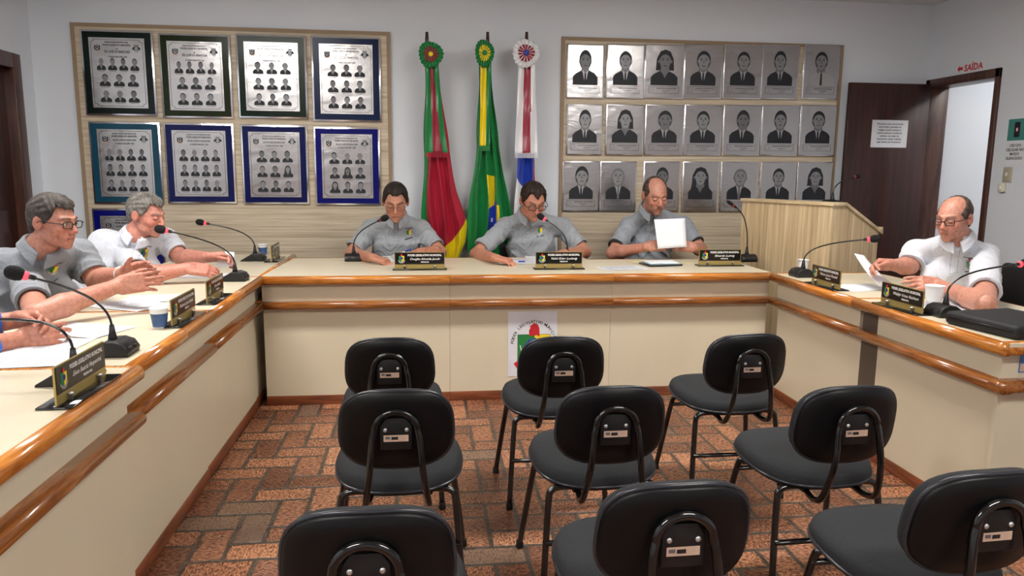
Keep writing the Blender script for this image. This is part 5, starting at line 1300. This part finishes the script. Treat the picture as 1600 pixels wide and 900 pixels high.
# --- middle man
hd2 = nrm((.16, -1, -.50)); C2 = py(833, 314, 5.28)
person('man in a grey polo with heavy black spectacles, middle of three at the centre desk', C2, hd2, (0, 0, 1), C2+np.array([-.02, .095, -.098]),
       (py(790, 354, 5.50), py(879, 354, 5.50)), (py(744, 397, 5.34), py(914, 394, 5.36)), (pz(776, 404, .825), pz(880, 396, .84)),
       [dict(f=(.80, -.45, -.12), n=(.1, -.1, 1), t=(.2, .8, 0), curl=(.5, .8, .6), thumb=(.4, .4)), dict(f=(-.8, -.4, -.1), n=(0, -.1, 1), t=(-.2, .8, 0), curl=(.7, .9, .6), thumb=(.4, .5))],
       GREY, (212, 152, 124), dict(style='full', rgb=(38, 27, 21), rgb2=(58, 43, 34), line=.074, peak=-.024, thick=.013), (C2[0]+.0, 5.60, .50), hem=(.80, .78), hs=1.08, spect=(.050, .034, .0028), look=0, bw=1.04)
office_chair(float(C2[0])+.02, 5.42, PI, 'black office chair under the middle man of the centre desk', .84)
# --- right man holding a sheet
hd3 = nrm((.08, -1, -.36)); C3 = py(1024, 305, 5.26)
pw = [py(1013, 385, 5.06), py(1083, 386, 5.06)]
person('balding man in grey polo with black sleeve trim, reading at the centre desk', C3, hd3, (-.05, 0, 1), C3+np.array([-.01, .09, -.108]),
       (py(984, 352, 5.48), py(1066, 351, 5.48)), (py(957, 396, 5.30), py(1096, 391, 5.30)), (pw[0], pw[1]),
       [dict(f=(.85, -.12, .10), n=(-.35, -.75, .5), t=(0, -.1, 1), curl=(.35, .9, .5), thumb=(.35, .5)), dict(f=(-.85, -.12, .10), n=(.35, -.75, .5), t=(0, -.1, 1), curl=(.35, .9, .5), thumb=(.35, .5))],
       (150, 156, 164), (208, 152, 130), dict(style='ring', rgb=(62, 48, 40), rgb2=(96, 78, 68), thick=.008, top=.10), (C3[0], 5.60, .50), hem=(.78, .76), hs=1.08, black_trim=True, stub=.5, brow=(120, 84, 66))
office_chair(float(C3[0])+.02, 5.42, PI, 'black office chair under the balding man of the centre desk', .76)
qs = [py(1022, 343, 5.02), py(1070, 341, 5.03), py(1073, 386, 4.985), py(1028, 389, 4.98)]
ct = sum(qs)/4; t = thing('paper_sheet', 'white sheet held upright in both hands by the balding man', 'paper', ct)
b = MB(); b.grid(lambda u, v: (qs[3]*(1-u)+qs[2]*u)*(1-v)+(qs[0]*(1-u)+qs[1]*u)*v+np.array([0, .006*math.sin(u*PI), 0]), 8, 8, lambda u, v: 'white'); b.build('sheet', t, off=ct, solid=.0008)
# --- left man, grey polo, profile
HX = -1.56
C4 = px(84, 346, HX); f4 = nrm((.93, -.28, -.13)); sA = px(28, 416, -1.76)
s_near = np.array([-1.74, C4[1]-.20, 1.02]); s_far = np.array([-1.66, C4[1]+.22, 1.03])
person('man in a grey polo and spectacles on the left, hands joined above the printed sheets', C4, f4, (0, 0, 1), C4+np.array([-.070, .01, -.122]),
       (px(36, 414, -1.79), px(124, 396, -1.59)), (pz(58, 492, .835), px(150, 437, -1.50)), (px(186, 446, -1.27), px(196, 428, -1.29)),
       [dict(f=(.80, .15, .10), n=(.1, -1, .25), t=(0, .1, 1), curl=(.25, .45, .3), thumb=(.5, .2), spread=.1), dict(f=(.84, -.18, .22), n=(.2, .9, .5), t=(0, -.2, 1), curl=(.25, .4, .3), thumb=(.75, .1), spread=.1)],
       (130, 134, 141), (206, 148, 126), dict(style='full', rgb=(58, 50, 46), rgb2=(92, 86, 82), line=.066, thick=.014, side=.3), (-1.86, C4[1]+.02, .50), hem=(.78, .80), hs=.95, spect=(.048, .030, .0020), look=1, brow=(90, 72, 62), watch=1)
office_chair(-1.80, float(C4[1])+.02, -R90, 'black office chair under the grey polo man on the left', .86)
# --- left man, white polo
C5 = px(229, 336, -1.56); f5 = nrm((.92, -.30, -.22))
person('grey haired man in a white polo on the left, reading a small paper', C5, f5, (0, 0, 1), C5+np.array([-.070, .01, -.122]),
       (px(190, 388, -1.77), px(258, 374, -1.54)), (pz(222, 432, .83), px(283, 402, -1.42)), (px(296, 419, -1.24), px(326, 402, -1.18)),
       [dict(f=(.84, .10, -.12), n=(.1, -.6, .8), t=(0, .6, .6), curl=(.35, .6, .4), thumb=(.4, .3)), dict(f=(.85, -.05, .05), n=(.1, .5, .8), t=(0, -.6, .6), curl=(.5, .8, .5), thumb=(.4, .3))],
       WHT, (212, 150, 132), dict(style='full', rgb=(104, 98, 92), rgb2=(150, 146, 142), line=.068, thick=.015, side=.1), (-1.86, C5[1]+.02, .50), hem=(.78, .80), hs=1.0, look=0, brow=(140, 120, 108))
office_chair(-1.80, float(C5[1])+.02, -R90, 'black office chair under the white polo man on the left', .84)
p0 = px(350, 407, -1.10); t = thing('folded_paper', 'small folded paper in the fingers of the white polo man', 'paper', p0)
MB().add([(-.035, -.03, -.035), (.05, -.02, -.03), (.055, .01, .045), (-.02, .01, .05)], [[0, 1, 2, 3]], 'white').add([(-.02, -.005, -.035), (.06, .02, -.03), (.055, .01, .045), (-.02, .01, .05)], [[0, 1, 2, 3]], 'white').build('sheet', t, solid=.001)
# --- person in blue at the left edge
bh = px(74, 505, -1.30); bl = np.array(bh)
C6 = np.array([-1.62, 2.20, 1.20])
person('person in a blue shirt at the left edge, only sleeve and clasped hands in view', C6, nrm((.95, .1, -.1)), (0, 0, 1), C6+np.array([-.09, .0, -.14]),
       (np.array([-1.74, 2.00, 1.0]), np.array([-1.74, 2.42, 1.0])), (np.array([-1.66, 2.12, .84]), np.array([-1.70, 2.60, .85])), (px(34, 530, -1.38), px(30, 500, -1.42)),
       [dict(f=(.80, .15, .12), n=(.2, -.9, .35), t=(0, .2, 1), curl=(.5, .9, .5), thumb=(.35, .4), spread=.08), dict(f=(.84, -.22, .05), n=(.2, .7, .6), t=(0, -.3, 1), curl=(.5, .9, .5), thumb=(.35, .4), spread=.08)],
       (58, 104, 196), (206, 146, 122), dict(style='full', rgb=(52, 40, 32), line=.062), (-1.88, 2.20, .50), hem=(.97, .97), legs=True, badge=False, long=True)
office_chair(-1.82, 2.20, -R90, 'black office chair under the person in blue at the left edge', .84)
# --- bald man on the right
C7 = px(1490, 341, 2.74); f7 = nrm((-.90, -.42, -.20))
person('bald man in spectacles and a white polo on the right, holding a sheet of paper', C7, f7, (0, 0, 1), C7+np.array([.048, .02, -.112]),
       (px(1431, 394, 2.72), px(1538, 401, 2.98)), (px(1421, 416, 2.66), pz(1540, 476, .835)), (px(1392, 414, 2.49), px(1468, 446, 2.62)),
       [dict(f=(-.85, -.05, .05), n=(-.2, .55, .6), t=(0, -.6, .6), curl=(.55, .85, .5), thumb=(.35, .3)), dict(f=(-.95, .12, .12), n=(-.1, -.8, .55), t=(0, .3, .9), curl=(.25, .4, .25), thumb=(.35, .25))],
       (214, 217, 226), (214, 156, 134), dict(style='ring', rgb=(66, 52, 46), rgb2=(96, 80, 72), thick=.009, top=.09), (2.94, C7[1]+.02, .50), hem=(.78, .76), hs=.96, spect=(.048, .032, .0022), look=0, brow=(110, 82, 68), stub=.3, badge=.044)
office_chair(2.96, float(C7[1])-.04, R90, 'black office chair under the bald man on the right', .92)
qs = [px(1335, 396, 2.36), px(1350, 399, 2.46), px(1398, 446, 2.50), px(1372, 445, 2.38)]
ct = sum(qs)/4; t = thing('paper_sheet', 'white sheet held edge on in the right hand of the bald man', 'paper', ct)
b = MB(); b.grid(lambda u, v: (qs[0]*(1-u)+qs[1]*u)*(1-v)+(qs[3]*(1-u)+qs[2]*u)*v+np.array([0, 0, -.012*math.sin(v*PI)]), 6, 10, lambda u, v: 'white'); b.build('sheet', t, off=ct, solid=.0008)
